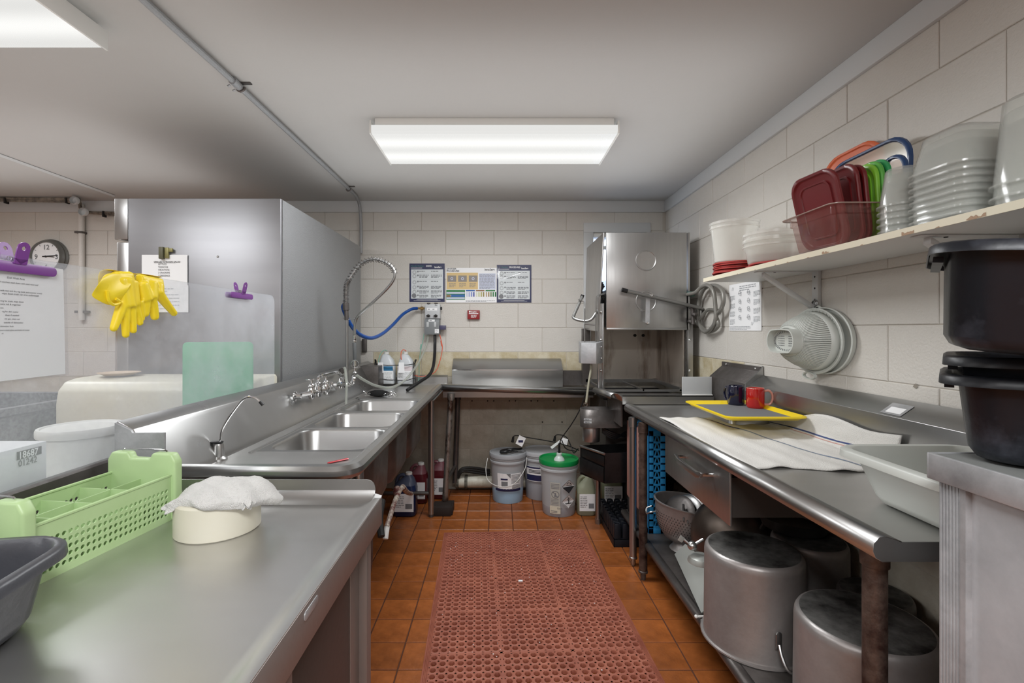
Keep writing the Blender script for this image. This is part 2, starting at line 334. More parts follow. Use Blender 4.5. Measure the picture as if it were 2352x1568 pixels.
win = bpy.data.objects.new('window_1', None); C.objects.link(win); win.location = (.985, WY, 1.5); win['kind'] = 'structure'; ORG['window_1'] = Vector((.985, WY, 1.5))
x0, x1, z0, z1 = WIN; t = .012
m = MB(); m.box(.706, 1.262, WY-t, WY+.001, 2.128, 2.207); m.box(.706, x0+.052, WY-t, WY+.001, .98, 2.128); m.box(x1-.01, 1.262, WY-t, WY+.001, .98, 2.128)
m.build('casing', trimm, win, bevel=.002)
m = MB(); y = WY+.07; m.box(x0, x0+.03, WY, y+.05, z0, z1).box(x1-.03, x1, WY, y+.05, z0, z1).box(x0, x1, WY, y+.05, z1-.03, z1).box(x0, x1, WY, y+.05, z0, z0+.03); m.build('frame', white, win, bevel=.002)
m = MB(); m.box(x0+.03, x1-.03, y, y+.03, 1.55, 1.60).box(x0+.03, x1-.03, y, y+.03, 2.0, 2.03); m.build('sash_rail', white, win, bevel=.002)
MB().box(x0+.03, x1-.03, y+.01, y+.014, z0+.03, z1-.03).build('pane', glass, win)
m = MB(); m.box(x0-.6, x1+.9, WY+1.2, WY+1.25, 0, 1.85); struct(m, 'wall_outside', mat('grey_siding', '8d93a0', .8), smooth=0)
# ---------------------------------------------------------------- ceiling lights
def ceiling_light(x, y, label):
    t = thing('ceiling_light', label, 'light', (x, y, CZ), 'fluorescent ceiling lights')
    w_, d = 1.245/2, .46/2; zt = CZ-.045; zb = H+.985
    m = MB(); m.box(x-w_+.02, x+w_-.02, y-d+.01, y+d-.01, zt, CZ); m.build('housing', lampw, t, bevel=.003)
    for sx in (-1, 1): MB().box(x+sx*w_-.004, x+sx*w_+.004, y-d-.004, y+d+.004, zb-.004, CZ-.018).build('end_plate', lampw, t, bevel=.002)
    m = MB(); prof = [(-d, zt+.005), (-d, zb+.01), (-d+.01, zb), (d-.01, zb), (d, zb+.01), (d, zt+.005)]
    m.loft([[V(x+sx*(w_-.005), y+a, b) for a, b in prof] for sx in (-1, 1)]); m.build('lens', lens, t)
    m = MB()
    for k in range(150):
        xx = x-w_+.012+k*(2*w_-.024)/150; m.box(xx, xx+.003, y-d+.012, y+d-.012, zb-.0012, zb)
    m.build('ribbing', lens, t, smooth=0)['kind'] = 'stuff'
ceiling_light(LP[0][0], LP[0][1], 'long fluorescent ceiling light in the middle, above the red floor mat')
ceiling_light(LP[1][0], LP[1][1], 'fluorescent ceiling light cut off in the upper left corner')
for p in LP[2:]: pass
# ---------------------------------------------------------------- conduits
zc = CZ-.018
t = thing('electrical_conduit', 'bare metal conduit running across the ceiling and down beside the refrigerator', 'pipe', ZP(545, 195, zc))
pts = [V(-1.128, .3, zc), ZP(330, 0, zc), ZP(545, 195, zc), ZP(800, 432, zc)]
end = V(-1.133, WY-.035, 0)
pts += [V(-1.125, WY-.18, zc-.005), V(-1.13, WY-.08, zc-.05), V(-1.133, WY-.035, CZ-.22), V(-1.133, WY-.035, 1.95)]
MB().tube(spl(pts, 5), .0125, 10).build('pipe', galv, t)
q = ZP(545, 195, zc)
m = MB(); m.cyl(q-V(0, .04, 0), q+V(0, .04, 0), .017, n=12); m.cyl(q+V(-.02, -.02, -.01), q+V(-.03, -.02, -.016), .005, n=6).cyl(q+V(-.02, .02, -.01), q+V(-.03, .02, -.016), .005, n=6); m.build('coupling', galv, t)
for q in (ZP(553, 200, zc), ZP(801, 433, zc)):
    m = MB(); m.tube([q+V(.016*math.cos(a), 0, .016*math.sin(a)) for a in [math.pi*k/6 for k in range(-6, 1)]], .004, 6, flat=2); m.box(q.x, q.x+.045, q.y-.01, q.y+.01, CZ-.004, CZ); m.build('strap', steel_dk, t)
yq = 3.86
t = thing('cable_conduit', 'painted cables and conduit along the top of the back wall left of the refrigerator', 'pipe', YP(100, 457, yq))
for dy, r in ((0, .012), (6, .008), (10, .006)):
    MB().tube(spl([YP(-80, 450+dy, yq), YP(40, 456+dy*.6, yq), YP(168, 457+dy*.8, yq), YP(182, 462+dy, yq+.03), YP(193, 486, WY-.05), YP(262, 489+dy*.5, WY-.05), YP(330, 490+dy*.5, WY-.05)], 5), r, 8).build('cable', [mat('dirty_paint', '857c70', .6, var=(25, '4a443c', .35, .6))][0], t)
for px, py in ((178, 462), (198, 488)):
    MB().lathe([(.004, 0), (.012, 0), (.03, -.01), (.034, -.03), (.03, -.04)], YP(px, py, yq-.02), 20, (0, 1, 0), caps=(True, False)).build('junction_cap', trimm, t)
for px in (15, 155, 240): p = YP(px, 459 if px < 200 else 490, yq-.0 if px < 200 else WY-.05); MB().box(p.x-.006, p.x+.006, p.y-.018, p.y+.016, p.z-.03, p.z+.016).build('clamp', dark, t)
t = thing('wall_pipe', 'white painted vertical pipe on the back wall right of the clock', 'pipe', YP(187, 700, WY-.03))
MB().tube([YP(187, 470, WY-.03), YP(187, 735, WY-.03)], .022, 12).build('pipe', paintw, t)
p = YP(185, 534, WY-.03); MB().box(p.x-.03, p.x+.03, WY-.055, WY, p.z-.008, p.z+.008).build('strap', steel_dk, t); p = YP(187, 716, WY-.03); MB().box(p.x-.05, p.x+.05, WY-.04, WY, p.z-.01, p.z+.01).build('strap', steel_dk, t)
# ---------------------------------------------------------------- clock
c = YP(119, 591, WY)
t = thing('wall_clock', 'round grey wall clock showing quarter past nine area between purple clip and pipe', 'clock', c)
t['label'] = 'round wall clock in a thick grey rim with large 12, 3 and 9'
R = .138; yf = WY-.055; cc = V(c.x, WY-.002, c.z)
MB().lathe([(R*1.06, 0), (R*1.08, .008), (R*1.0, .02), (R*1.03, .035), (R*.96, .048), (R*.92, .062), (R*.86, .062), (R*.84, .05)], cc, 48, (0, -1, 0)).build('rim', mat('grey_clock_rim', '6c6c68', .35, .2), t)
MB().lathe([(0, .046), (R*.86, .046)], cc, 40, (0, -1, 0)).build('dial', paper, t)
fr = frame((c.x, WY-.05, c.z), (1, 0, 0), (0, 0, 1)); m = MB()
m.text(fr, '12', 0, R*.42, .055, align='CENTER', bold=.01).text(fr, '3', R*.62, -.02, .055, align='CENTER', bold=.01).text(fr, '9', -R*.6, -.02, .055, align='CENTER', bold=.01).text(fr, '6', 0, -R*.75, .055, align='CENTER', bold=.01)
for k in range(12):
    if k % 3: a = math.pi*k/6; u = (math.cos(a), math.sin(a)); m.poly(fr, [(R*.7*u[0]-.002*u[1], R*.7*u[1]+.002*u[0]), (R*.8*u[0]-.002*u[1], R*.8*u[1]+.002*u[0]), (R*.8*u[0]+.002*u[1], R*.8*u[1]-.002*u[0]), (R*.7*u[0]+.002*u[1], R*.7*u[1]-.002*u[0])])
m.build('numerals', inkg, t, smooth=0, recalc=False)
m = MB(); m.poly(fr, [(-.03, -.004), (-.03, .004), (.095, .012), (.095, .006)], .004).poly(fr, [(-.02, -.002), (-.02, .004), (.07, -.008), (.07, -.002)], .0055).disc(fr, 0, 0, .008, .007); m.build('hands', ink, t, smooth=0)
# ---------------------------------------------------------------- refrigerator
fridge_steel = mat('fridge_steel', '9a9a9d', .42, .9, None, (2, '949497', .3, .75), stretch=(.6, 4, 6))
t = thing('refrigerator', 'tall stainless reach-in refrigerator with grey textured back panel, nearly reaching the ceiling', 'refrigerator', (-1.52, 3.2, 0))
MB().box(-1.918, -1.128, 2.49, 3.93, .12, 2.0).build('cabinet', fridge_steel, t, bevel=.004)
MB().box(-1.1285, -1.1235, 2.505, 3.92, .13, 1.995).build('back_panel', galv, t)
MB().box(-1.99, -1.921, 2.492, 3.93, 1.787, 2.0).build('header_panel', steel_v, t, bevel=.003)
for y0, y1 in ((2.50, 3.19), (3.22, 3.92)): 
    d = MB().box(-1.985, -1.922, y0, y1, .20, 1.775).build('door', steel_v, t, bevel=.006)
    MB().tube([V(-1.985, y0+.05, 1.0), V(-2.02, y0+.05, 1.02), V(-2.02, y0+.05, 1.38), V(-1.985, y0+.05, 1.4)], .01, 8).build('handle', chrome, d)
for x in (-1.87, -1.18):
    for y in (2.55, 3.87): MB().cyl((x, y, 0), (x, y, .125), .02).build('leg', steel_dk, t)
MB().ball(YP(500, 589, 2.49), .006, 6).build('screw', chrome, t)
# notes on the refrigerator side
Yf = 2.486
def page(name, label, cat, px0, py0, px1, py1, Y, lean=0):
    a, b = YP(px0, py1, Y), YP(px1, py0, Y); t = thing(name, label, cat, (a.x, Y, a.z))
    m = MB(); n = 8; W_, H_ = b.x-a.x, b.z-a.z
    m.loft([[V(a.x+W_*i/n, Y-.001-lean*math.sin(math.pi*i/n)*(1-j/4), a.z+H_*j/4) for i in range(n+1)] for j in range(5)], False, False, closed=False)
    return t, m, frame((a.x, Y-.0022, a.z), (1, 0, 0), (0, 0, 1)), W_, H_
t, m, fr, W_, H_ = page('recipe_sheet', 'laminated grilled chicken salad recipe sheet clipped high on the refrigerator side', 'paper', 326, 585, 431, 655, Yf)
m.build('sheet', paper, t, recalc=False)
m = MB()
for i, (s, y) in enumerate((('GRILLED CHICKEN SALAD', 603), ('LETTUCE', 608.5), ('TOMATOE', 615.2), ('CROUTONS', 621.5), ('2 CRACKERS', 628), ('2 DRESSINGS', 635))):
    a = (354 if i == 0 else 364)-326; m.text(fr, s, a*Yf/F, H_-(y-585)*Yf/F, .0125 if i else .0115, sx=.85 if i else 1.02, bold=.01 if i == 0 else 0)
m.quad(fr, 28*Yf/F, H_-.0425, 78*Yf/F, H_-.0418); m.build('printing', ink, t, smooth=0, recalc=False)
t, m, fr, W_, H_ = page('lower_note', 'second white sheet hanging on the refrigerator below the recipe sheet', 'paper', 328, 655, 433, 717, Yf)
m.build('sheet', paper, t, recalc=False)
m = MB().greek(fr, .08, .16, H_-.02, .006, 2, .012).greek(fr, .05, .19, H_-.05, .005, 5, .018); m.build('printing', inkl, t, smooth=0, recalc=False)
t = thing('magnet_clip', 'small olive magnetic clip holding the recipe sheet on the refrigerator', 'clip', YP(378, 582, Yf))
a = YP(370, 595, Yf); b = YP(390, 568, Yf)
oliv = mat('olive_metal', '8a8456', .45, .4)
MB().box(a.x, a.x+.022, Yf-.02, Yf-.002, a.z, b.z).build('jaw', mat('dark_olive', '5c5a44', .5), t, bevel=.002)
MB().box(a.x+.025, b.x, Yf-.012, Yf-.002, a.z+.004, b.z-.002).box(a.x+.04, b.x+.02, Yf-.01, Yf-.002, b.z-.025, b.z-.006).build('lever', oliv, t, bevel=.002)
# ---------------------------------------------------------------- space beyond the acrylic screen
GX = -1.088
t = thing('white_side_counter', 'low white counter beyond the clear screen, under the carton and the pail', 'counter', (-1.45, 1.2, 0))
whitec = mat('white_laminate', 'cfd0cc', .4)
MB().box(-1.85, -1.115, .2, 1.95, .75, .79).build('top', whitec, t, bevel=.004)
MB().box(-1.80, -1.15, .25, 1.9, .02, .75).build('base_cabinet', whitec, t)
t = thing('insulated_food_cabinet', 'cream rounded insulated cabinet in front of the refrigerator, behind the green board', 'cabinet', (-1.6, 2.4, 0))
m = MB(); prof = [(2.20, .12), (2.19, .2), (2.19, .98), (2.20, 1.04), (2.235, 1.078), (2.29, 1.09), (2.46, 1.095), (2.475, 1.08), (2.475, .12)]
m.loft([[V(x, a, b) for a, b in prof] for x in (-2.02, -1.135)]); m.build('body', cream, t, bevel=.012, seg=3)
for x in (-1.97, -1.19):
    for y in (2.24, 2.42): MB().cyl((x, y, 0), (x, y, .13), .02).build('caster', black, t)
t = thing('beige_plate', 'thin beige plate lying on the cream insulated cabinet', 'plate', (-1.86, 2.36, 1.094))
MB().lathe([(0, .0), (.055, 0), (.085, .014), (.088, .016), (.06, .005), (0, .004)], (-1.86, 2.36, 1.096), 32).build('plate', mat('beige_melamine', 'c9b49c', .35), t)
t = thing('speckled_bin', 'dark speckled bin seen hazily through the clear screen, left of the cream cabinet', 'bin', (-2.4, 2.3, 0))
spk = mat('dark_speckled_plastic', '6a6a6c', .5, 0, (80, .001), (60, '2c2c2e', .4, .6))
m = MB(); m.loft([rr(-2.38, 2.25, .50, .5, .05, 0), rr(-2.38, 2.25, .62, .58, .06, .95), rr(-2.38, 2.25, .66, .62, .06, .96), rr(-2.38, 2.25, .66, .62, .06, .99), rr(-2.38, 2.25, .58, .54, .05, .99), rr(-2.38, 2.25, .5, .46, .05, .2)]); m.build('bin_body', spk, t)
t = thing('green_cutting_board', 'pale green cutting board standing upright behind the clear screen', 'cutting board', (-1.29, 2.17, .75))
a = YP(445, 925, 2.17); b = YP(607, 787, 2.17); b.x = min(b.x, -1.1)
grb = mat('green_polyethylene', '5db084', .45)
a = V(-1.375, 2.10, .80); b = V(-1.105, 2.17, 1.266)
m = MB(); u = (b-a); u.z = 0; W_ = u.length; fr = frame((a.x, a.y, a.z), u, (0, 0, 1))
ring = rr(W_/2, (b.z-a.z)/2, W_, b.z-a.z, .02, 0)
m.loft([[fr(p.x, p.y, c) for p in ring] for c in (0, .014)]); m.build('board', grb, t, bevel=.002)
t = thing('lidded_pail', 'round white lidded pail behind the clear screen, right of the printed carton', 'bucket', (-1.386, 1.6, .79))
x, y = -1.386, 1.6
MB().lathe([(0, .79), (.088, .79), (.094, .80), (.103, .975), (.106, .976), (.106, .984)], (x, y, 0), 40).build('pail_body', white, t)
MB().lathe([(.113, .975), (.115, .978), (.115, .996), (.112, 1.002), (.104, 1.002), (.101, .998), (0, .998)], (x, y, 0), 48).build('lid', white, t)
t = thing('printed_carton', 'white carton printed 18687 and 01242 behind the clear screen', 'box', (-1.3, 1.0, .79))
MB().box(-1.50, -1.118, .75, 1.19, .79, 1.045).build('carton_body', mat('white_card', 'dadbdc', .7), t, bevel=.001)
fr = frame((-1.1175, 0, 0), (0, 1, 0), (0, 0, 1)); m = MB()
def gy(px, X=-1.1175): return X*F/(px-CX)
def gz(px, py, X=-1.1175): return H-(py-CY)*gy(px, X)/F
y0, y1 = gy(38), gy(95); m.quad(fr, y0, gz(38, 1057), y1, gz(38, 1038)); m.text(fr, '01242', y0+.003, gz(38, 1057)-.0165, .0215, bold=.01, sx=.86)
m.build('printing', ink, t, smooth=0, recalc=False)
MB().text(fr, '18687', y0+.003, gz(38, 1055), .0225, c=.0014, bold=.02, sx=.86).build('lettering', whiteink, t, smooth=0, recalc=False)
m = MB().greek(fr, .8, 1.0, 1.02, .008, 3, .014)
m.build('small_print', inkg, t, smooth=0, recalc=False)
# ---------------------------------------------------------------- acrylic screen
t = thing('acrylic_screen', 'clear acrylic screen standing along the sink splash, scratched and hazy', 'screen', (GX, 1.4, .93))
m = MB(); fr = frame((GX-.003, 0, 0), (0, 1, 0), (0, 0, 1)); zt = 1.485
ol = [(.45, .90), (2.33, .93), (2.33, zt-.035)]+[(2.33-.035+.035*math.cos(a), zt-.035+.035*math.sin(a)) for a in [math.pi/2*k/6 for k in range(1, 7)]]+[(.45, zt)]
m.slab([fr(a, b) for a, b in ol], (.006, 0, 0)); m.build('acrylic_sheet', plexi, t, smooth=0)
# task sheet in a sleeve
sx_ = GX+.0045
t = thing('task_sheet', 'white dish wash area task list in a clear sleeve hanging under the big purple clip', 'paper', (sx_, 1.1, 1.2))
def sy(px, X=sx_+.001): return X*F/(px-CX)
def sz(px, py, X=sx_+.001): return H-(py-CY)*sy(px, X)/F
MB().slab([V(sx_, .985, 1.207), V(sx_, 1.203, 1.210), V(sx_, 1.197, 1.470), V(sx_, .985, 1.475)], (.0006, 0, 0)).build('sheet', paper, t, smooth=0)
MB().slab([V(sx_+.0012, .98, 1.203), V(sx_+.0012, 1.211, 1.206), V(sx_+.0012, 1.205, 1.478), V(sx_+.0012, .98, 1.483)], (.0005, 0, 0)).build('sleeve', sleeve, t, smooth=0)
m = MB(); fr = frame((sx_+.0007, 0, 0), (0, 1, 0), (0, 0, 1))
for s, p0, p1, py in (('Dish Wash Area', 16, 58, 636), ('ll stainless steel down with steel wool and', 0, 108, 645), ('with wet and dry rag (sink and counter areas)', 0, 115, 665), ('wipe down trash can area underneath', 4, 100, 672),
    ('ring for trash, wipe down', 0, 65, 689), ('ware tub & organizer', 0, 55, 696.5), ('tubs', 0, 9, 705), ('rag for dish washer', 4, 50, 713.5), ('clean if needed', 11, 51, 722), ('rm pan, clean out', 10, 52, 730.5),
    ('outside of dishwasher', 8, 61, 739), ('dishwasher fluids', 0, 38, 747.5), ('down t back glass and back of cooler', -3, 81, 756.5), ('off', 3, 9, 764)):
    y0, y1 = sy(p0), sy(p1); z = sz(p0, py+3); size = (y1-y0)/max(1, len(s)*.50); m.text(fr, s, y0, z, min(size, .0078), sx=size/min(size, .0078))
m.build('printing', ink, t, smooth=0, recalc=False)
# purple clips
def clip(name, label, yc, zc, L, thick=.006):
    t = thing(name, label, 'clip', (GX, yc, zc))
    for x, nm in ((GX+.006+thick/2+.003, 'jaw'), (GX-.010, 'jaw')):
        m = MB(); ring = rr(0, 0, L, .023, .0105, 0, 5); m.loft([[V(x+c, yc+p.x, zc+p.y) for p in ring] for c in (-thick/2, thick/2)]); m.build(nm, purple, t, bevel=.0015)
    for sgn, y0 in ((1, yc+.004), (-1, yc+.002)):
        m = MB(); n = 20; a = V(GX+.002+sgn*.012, y0, zc+.008); d = V(sgn*.011, 0, .05)
        fr = frame(a, (0, 1, 0), d); w_ = .0145
        o = [(-w_, 0)]+[(w_*math.cos(q), .036+w_*math.sin(q)) for q in [math.pi-math.pi*k/10 for k in range(11)]]+[(w_, 0)]
        h = [(.005*math.cos(2*math.pi*k/12), .036+.005*math.sin(2*math.pi*k/12)) for k in range(12)]
        b = bmesh.new(); 
        # plate with a hole: strip between outline and hole
        oo = []
        for k in range(12):
            q = 2*math.pi*k/12; c_, s_ = math.cos(q), math.sin(q)
            if s_ >= -.01: oo.append((w_*c_, .036+w_*s_))
            else: k_ = min(w_/max(abs(c_), 1e-3), .036/abs(s_)); oo.append((k_*c_, .036+k_*s_))
        rings = [[fr(a_, b_, c0) for a_, b_ in P_] for P_, c0 in ((oo, 0), (h, 0), (h, .0025), (oo, .0025), (oo, 0))]; m.loft(rings, False, False)
        m.slab([fr(-w_, 0), fr(w_, 0), fr(w_, .012), fr(-w_, .012)], fr(0, 0, .0025)-fr(0, 0, 0)); b.free(); m.build('grip', purple, t)
    MB().tube([V(GX+.002, yc+.012*math.cos(q)*0+(-.010+.02*k/24), zc+.018)+V(.006*math.cos(q), 0, .006*math.sin(q)) for k, q in [(k, 2*math.pi*k/6) for k in range(25)]], .0009, 5).build('spring', chrome, t)
clip('bag_clip', 'large purple clip on the screen edge, holding the task sheet', 1.075, 1.459, .19)
clip('bag_clip', 'small purple clip near the right end of the clear screen', 2.02, 1.462, .17)
# ---------------------------------------------------------------- rubber gloves
def glove(name, label, fingers, palm, cuff, X=GX+.022):
    m = MB()
    def P(px, py, dx=0): q = XP(px, py, X+dx); return q
    for pts, r0, r1 in fingers:
        pp = spl([P(*p) for p in pts], 5); n = len(pp); m.tube(pp+[pp[-1]+(pp[-1]-pp[-2]).normalized()*r1*.5], [r0+(r1-r0)*i/(n-1) for i in range(n)]+[r1*.45], 10)
    for (a, b, r) in palm: m.tube([P(*a), (P(*a)+P(*b))/2, P(*b)], r, 12)
    return m
gl = thing('rubber_glove', 'yellow rubber glove with turned cuff, left of the pair draped over the screen', 'glove', XP(275, 680, GX), 'yellow rubber gloves')
m = glove('g', '', [([(280, 700), (268, 735), (260, 757)], .0145, .0095), ([(288, 700), (288, 740), (289, 772)], .0125, .0095), ([(300, 700), (304, 735), (306, 762)], .0125, .0095), ([(308, 695), (318, 725), (322, 744)], .012, .009)],
          [((272, 640, -.006), (286, 705), .017), ((288, 640, -.006), (296, 705), .019), ((303, 645, -.004), (308, 700), .016), ((262, 634, -.012), (300, 634, -.012), .014)], None)
m.build('hand', yellow, gl, remesh=.0035)
m = MB(); top = [(241, 628), (262, 626), (290, 631), (312, 636)]; bot = [(206, 680), (232, 694), (250, 703), (275, 699)]
m.loft([[XP(a+(c-a)*k/5, b+(d-b)*k/5, GX+.012+.022*math.sin(math.pi*(k+1)/7)+.006*math.sin(i*2.1+k)) for i, ((a, b), (c, d)) in enumerate(zip(top, bot))] for k in range(6)], False, False, closed=False)
m.build('cuff', yellow, gl, solid=.003, sub=2, recalc=False)
m = MB(); m.loft([[V(GX-.02-.008*math.sin(i), gy(a, GX), zt-.0+z) for i, a in enumerate((241, 262, 290, 312))] for z in (-.08, -.03, .002)]+[[V(GX+.012, gy(a, GX), zt+.002-.006*0) for a in (241, 262, 290, 312)]], False, False, closed=False)
m.build('back_flap', yellow, gl, solid=.003, sub=1, recalc=False)
m = MB().tube(spl([XP(a, b, GX+.034) for a, b in ((246, 668), (250, 690), (262, 700), (276, 694), (266, 686))], 4), [.004]*17, 6); m.build('cuff_fold', yellow, gl)
gl = thing('rubber_glove', 'yellow rubber glove with spread fingers, right of the pair draped over the screen', 'glove', XP(350, 680, GX), 'yellow rubber gloves')
m = glove('g', '', [([(345, 680), (352, 705), (356, 731)], .0165, .0115), ([(360, 668), (380, 695), (401, 721)], .0165, .0105), ([(332, 680), (334, 705), (333, 724)], .0155, .0105), ([(318, 690), (322, 705), (325, 735)], .013, .009)],
          [((322, 650, -.006), (335, 690), .021), ((345, 648, -.006), (345, 685), .021), ((362, 652, -.006), (362, 675), .018), ((318, 640, -.012), (368, 650, -.012), .015)], None)
m.build('hand', yellow, gl, remesh=.0035)
m = MB(); m.loft([[V(GX-.022-.006*math.sin(i), gy(a, GX), zt+z) for i, a in enumerate((312, 330, 350, 372))] for z in (-.09, -.03, .004)]+[[V(GX+.015, gy(a, GX), zt+.004) for a in (312, 330, 350, 372)]], False, False, closed=False)
m.build('back_flap', yellow, gl, solid=.003, sub=1, recalc=False)
# ---------------------------------------------------------------- three-compartment sink
t = thing('compartment_sink', 'long three-compartment stainless sink with rolled rim and tall splash on the left', 'sink', (-.7, 2.4, 0))
ZD, ZR, SX0, SX1, SY0, SY1 = .878, .925, -.945, -.425, 1.40, 3.50
bowls = [(1.765, 2.13), (2.185, 2.555), (2.62, 3.0)]; BX0, BX1 = -.86, -.475
# deck with three bowl openings and the bowls, lofted
m = MB(); xs = [SX0, BX0-.02, BX1+.02, SX1+.02]
ys = [SY0+.02, bowls[0][0]-.015]+[v for p in bowls for v in p][1:]
m.box(SX0, BX0-.02, SY0+.02, 3.96, ZD-.004, ZD).box(BX1+.02, SX1-.015, SY0+.02, 3.5, ZD-.004, ZD)
yl = [SY0+.02]+[v for p in bowls for v in (p[0]-.015, p[1]+.015)]+[3.96]
for k in range(0, 8, 2): m.box(BX0-.02, BX1+.02 if k < 6 else SX1+.02, yl[k], yl[k+1], ZD-.004, ZD)
m.build('deck', steel_top, t, smooth=0)
for i, (y0, y1) in enumerate(bowls):
    cx, cy, w_, d = (BX0+BX1)/2, (y0+y1)/2, BX1-BX0, y1-y0; n = 5
    e = rr(cx, cy, w_+.04, d+.03, .001, ZD+.0003, n)
    m = MB().loft([e, rr(cx, cy, w_, d, .075, ZD+.001, n), rr(cx, cy, w_-.012, d-.012, .07, ZD-.008, n), rr(cx, cy, w_-.02, d-.02, .065, .66, n), rr(cx, cy, w_-.05, d-.05, .06, .625, n), rr(cx, cy, w_-.12, d-.12, .04, .615, n), rr(cx, cy, .09, .09, .044, .608, n)], False, True)
    b = m.build('basin', steel, t, smooth=50, recalc=False)
    m = MB().loft([rr(cx, cy, w_+.012, d+.012, .08, ZD-.005, n), rr(cx, cy, w_-.006, d-.006, .07, .65, n), rr(cx, cy, w_-.05, d-.05, .06, .606, n)], False, True); m.build('basin_underside', steel_dk, t, smooth=50)
    MB().lathe([(0, .61), (.028, .61), (.04, .616), (.045, .617)], (cx, cy, 0), 20).build('drain', chrome, b)
# raised bead around the basins, rolled rim
MB().tube(spl([V(BX0-.03, 1.72, ZD+.002), V(BX0-.03, 3.02, ZD+.002), V(BX0-.015, 3.04, ZD+.002), V(BX1+.03, 3.04, ZD+.002)], 3), .005, 6).build('bead', steel, t)
rp = [V(SX0, SY0, 0), V(SX1-.06, SY0, 0)]+[V(SX1-.06+.06*math.sin(a), SY0+.06-.06*math.cos(a), 0) for a in [math.pi/2*k/6 for k in range(1, 7)]]+[V(SX1, 3.5, 0)]
m = MB(); prof = [(-.045, ZD-.002), (-.025, ZR-.008), (-.012, ZR), (.006, ZR-.002), (.016, ZR-.014), (.017, ZR-.028), (.008, ZR-.04), (-.006, ZR-.043), (-.03, ZR-.052)]
rings = []
for i, p in enumerate(rp):
    a = rp[max(i-1, 0)]; b = rp[min(i+1, len(rp)-1)]; tt = (b-a).normalized(); nn = V(tt.y, -tt.x, 0); rings.append([V(p.x+nn.x*o_, p.y+nn.y*o_, z) for o_, z in prof])
m.loft(rings, False, False, closed=False); m.build('rolled_rim', steel, t, solid=.002, recalc=False)
m = MB().box(SX0, SX1-.03, SY0+.03, SY0+.035, ZD-.025, ZD-.004).box(SX1-.035, SX1-.03, SY0+.03, 3.5, ZD-.02, ZD-.004); m.build('apron', steel_dk, t)
# splash: slanting top, closed near end
m = MB(); pr = [(-.945, ZD-.002), (-.955, ZD+.02), (-1.025, 1.025), (-1.032, 1.038), (-1.078, 1.063), (-1.081, 1.056), (-1.081, .90)]
m.loft([[V(a, y, b) for a, b in pr] for y in (1.36, 3.97)], True, True); m.build('splash', steel, t, bevel=.003)
MB().box(-1.079, -.94, 1.352, 1.36, .90, 1.03).hexa([(-1.079, 1.352, 1.03), (-1.03, 1.352, 1.03), (-1.03, 1.36, 1.03), (-1.079, 1.36, 1.03), (-1.079, 1.352, 1.058), (-1.034, 1.352, 1.037), (-1.034, 1.36, 1.037), (-1.079, 1.36, 1.058)]).build('end_cap', alum, t)
m = MB(); pr = [(3.95, ZD-.002), (3.955, .93), (3.975, .945), (3.985, .945), (3.985, ZD-.002)]; m.loft([[V(x, a, b) for a, b in pr] for x in (-1.08, -.42)]); m.build('rear_splash', steel, t)
MB().box(-1.08, -.905, 3.62, 3.97, ZD, 1.045).build('corner_riser', steel_dk, t, bevel=.004)
for x, y in ((-.475, 1.62), (-.475, 3.4), (-.9, 1.62), (-.9, 3.4)):
    MB().cyl((x, y, .02), (x, y, ZD-.03), .021).build('leg', steel_v, t)
    MB().lathe([(.012, 0), (.018, 0), (.02, .02), (.015, .03)], (x, y, 0), 12, caps=(True, False)).build('foot', steel_dk, t)
MB().cyl((-.475, 3.4, .165), (-.9, 3.4, .165), .014).build('cross_brace', steel_dk, t)
MB().cyl((-.9, 1.62, .2), (-.9, 3.4, .2), .014).build('cross_brace', steel_dk, t)
# drain levers and waste pipe below
dl = mat('grimy_white_pipe', 'b9b0a2', .6, var=(20, '5c2a26', .4, .6))
t = thing('drain_lever', 'grimy white and red drain pipework hanging under the near sink basin', 'pipe', (-.5, 2.2, .3))
MB().tube(spl([XP(922, 1120, -.49), XP(908, 1148, -.485), XP(896, 1185, -.48), XP(888, 1210, -.48)], 5), .011, 8).build('lever_arm', dl, t)
MB().cyl(XP(889, 1208, -.48), XP(885, 1238, -.48), .012).build('grip', white, t, bevel=.002)
MB().ball(XP(912, 1128, -.50), .02, 8, (1, 1, 1.4)).tube(spl([XP(925, 1118, -.49), XP(935, 1130, -.52), XP(945, 1133, -.6)], 4), .014, 8).build('valve', dl, t)
MB().tube(spl([V(-.55, 2.0, .61), V(-.55, 2.0, .35), V(-.60, 2.1, .26), V(-.72, 2.4, .22), V(-.80, 2.8, .18)], 5), .026, 10).build('waste_pipe', steel_dk, t)
MB().tube(spl([XP(878, 1150, -.5), XP(872, 1190, -.49), XP(876, 1232, -.47)], 4), .014, 8).build('lever_arm', dark, t)
# filtered-water tap
b0 = ZP(503, 1055, ZD)
t = thing('water_tap', 'small gooseneck water tap with black lever on the near sink corner', 'tap', b0)
MB().lathe([(0, .0), (.026, 0), (.026, .005), (.018, .012), (.016, .05), (.014, .055), (0, .057)], b0, 16).build('tap_body', steel, t)
MB().tube(spl([b0+V(-.002, .012, .05), b0+V(0, .012, .09), b0+V(.02, .012, .13), b0+V(.055, .012, .18), b0+V(.078, .012, .205), b0+V(.10, .012, .212), b0+V(.122, .012, .205), b0+V(.138, .012, .19)], 5), .0042, 8).build('spout', chrome, t)
MB().cyl(b0+V(.134, .012, .196), b0+V(.144, .012, .184), .006, n=10).build('tip', black, t)
MB().hexa([b0+V(a, c, z) for z in (.056, .062) for a, c in ((-.035, -.01), (.012, -.008), (.012, .008), (-.035, .01))]).build('lever', black, t, bevel=.002)
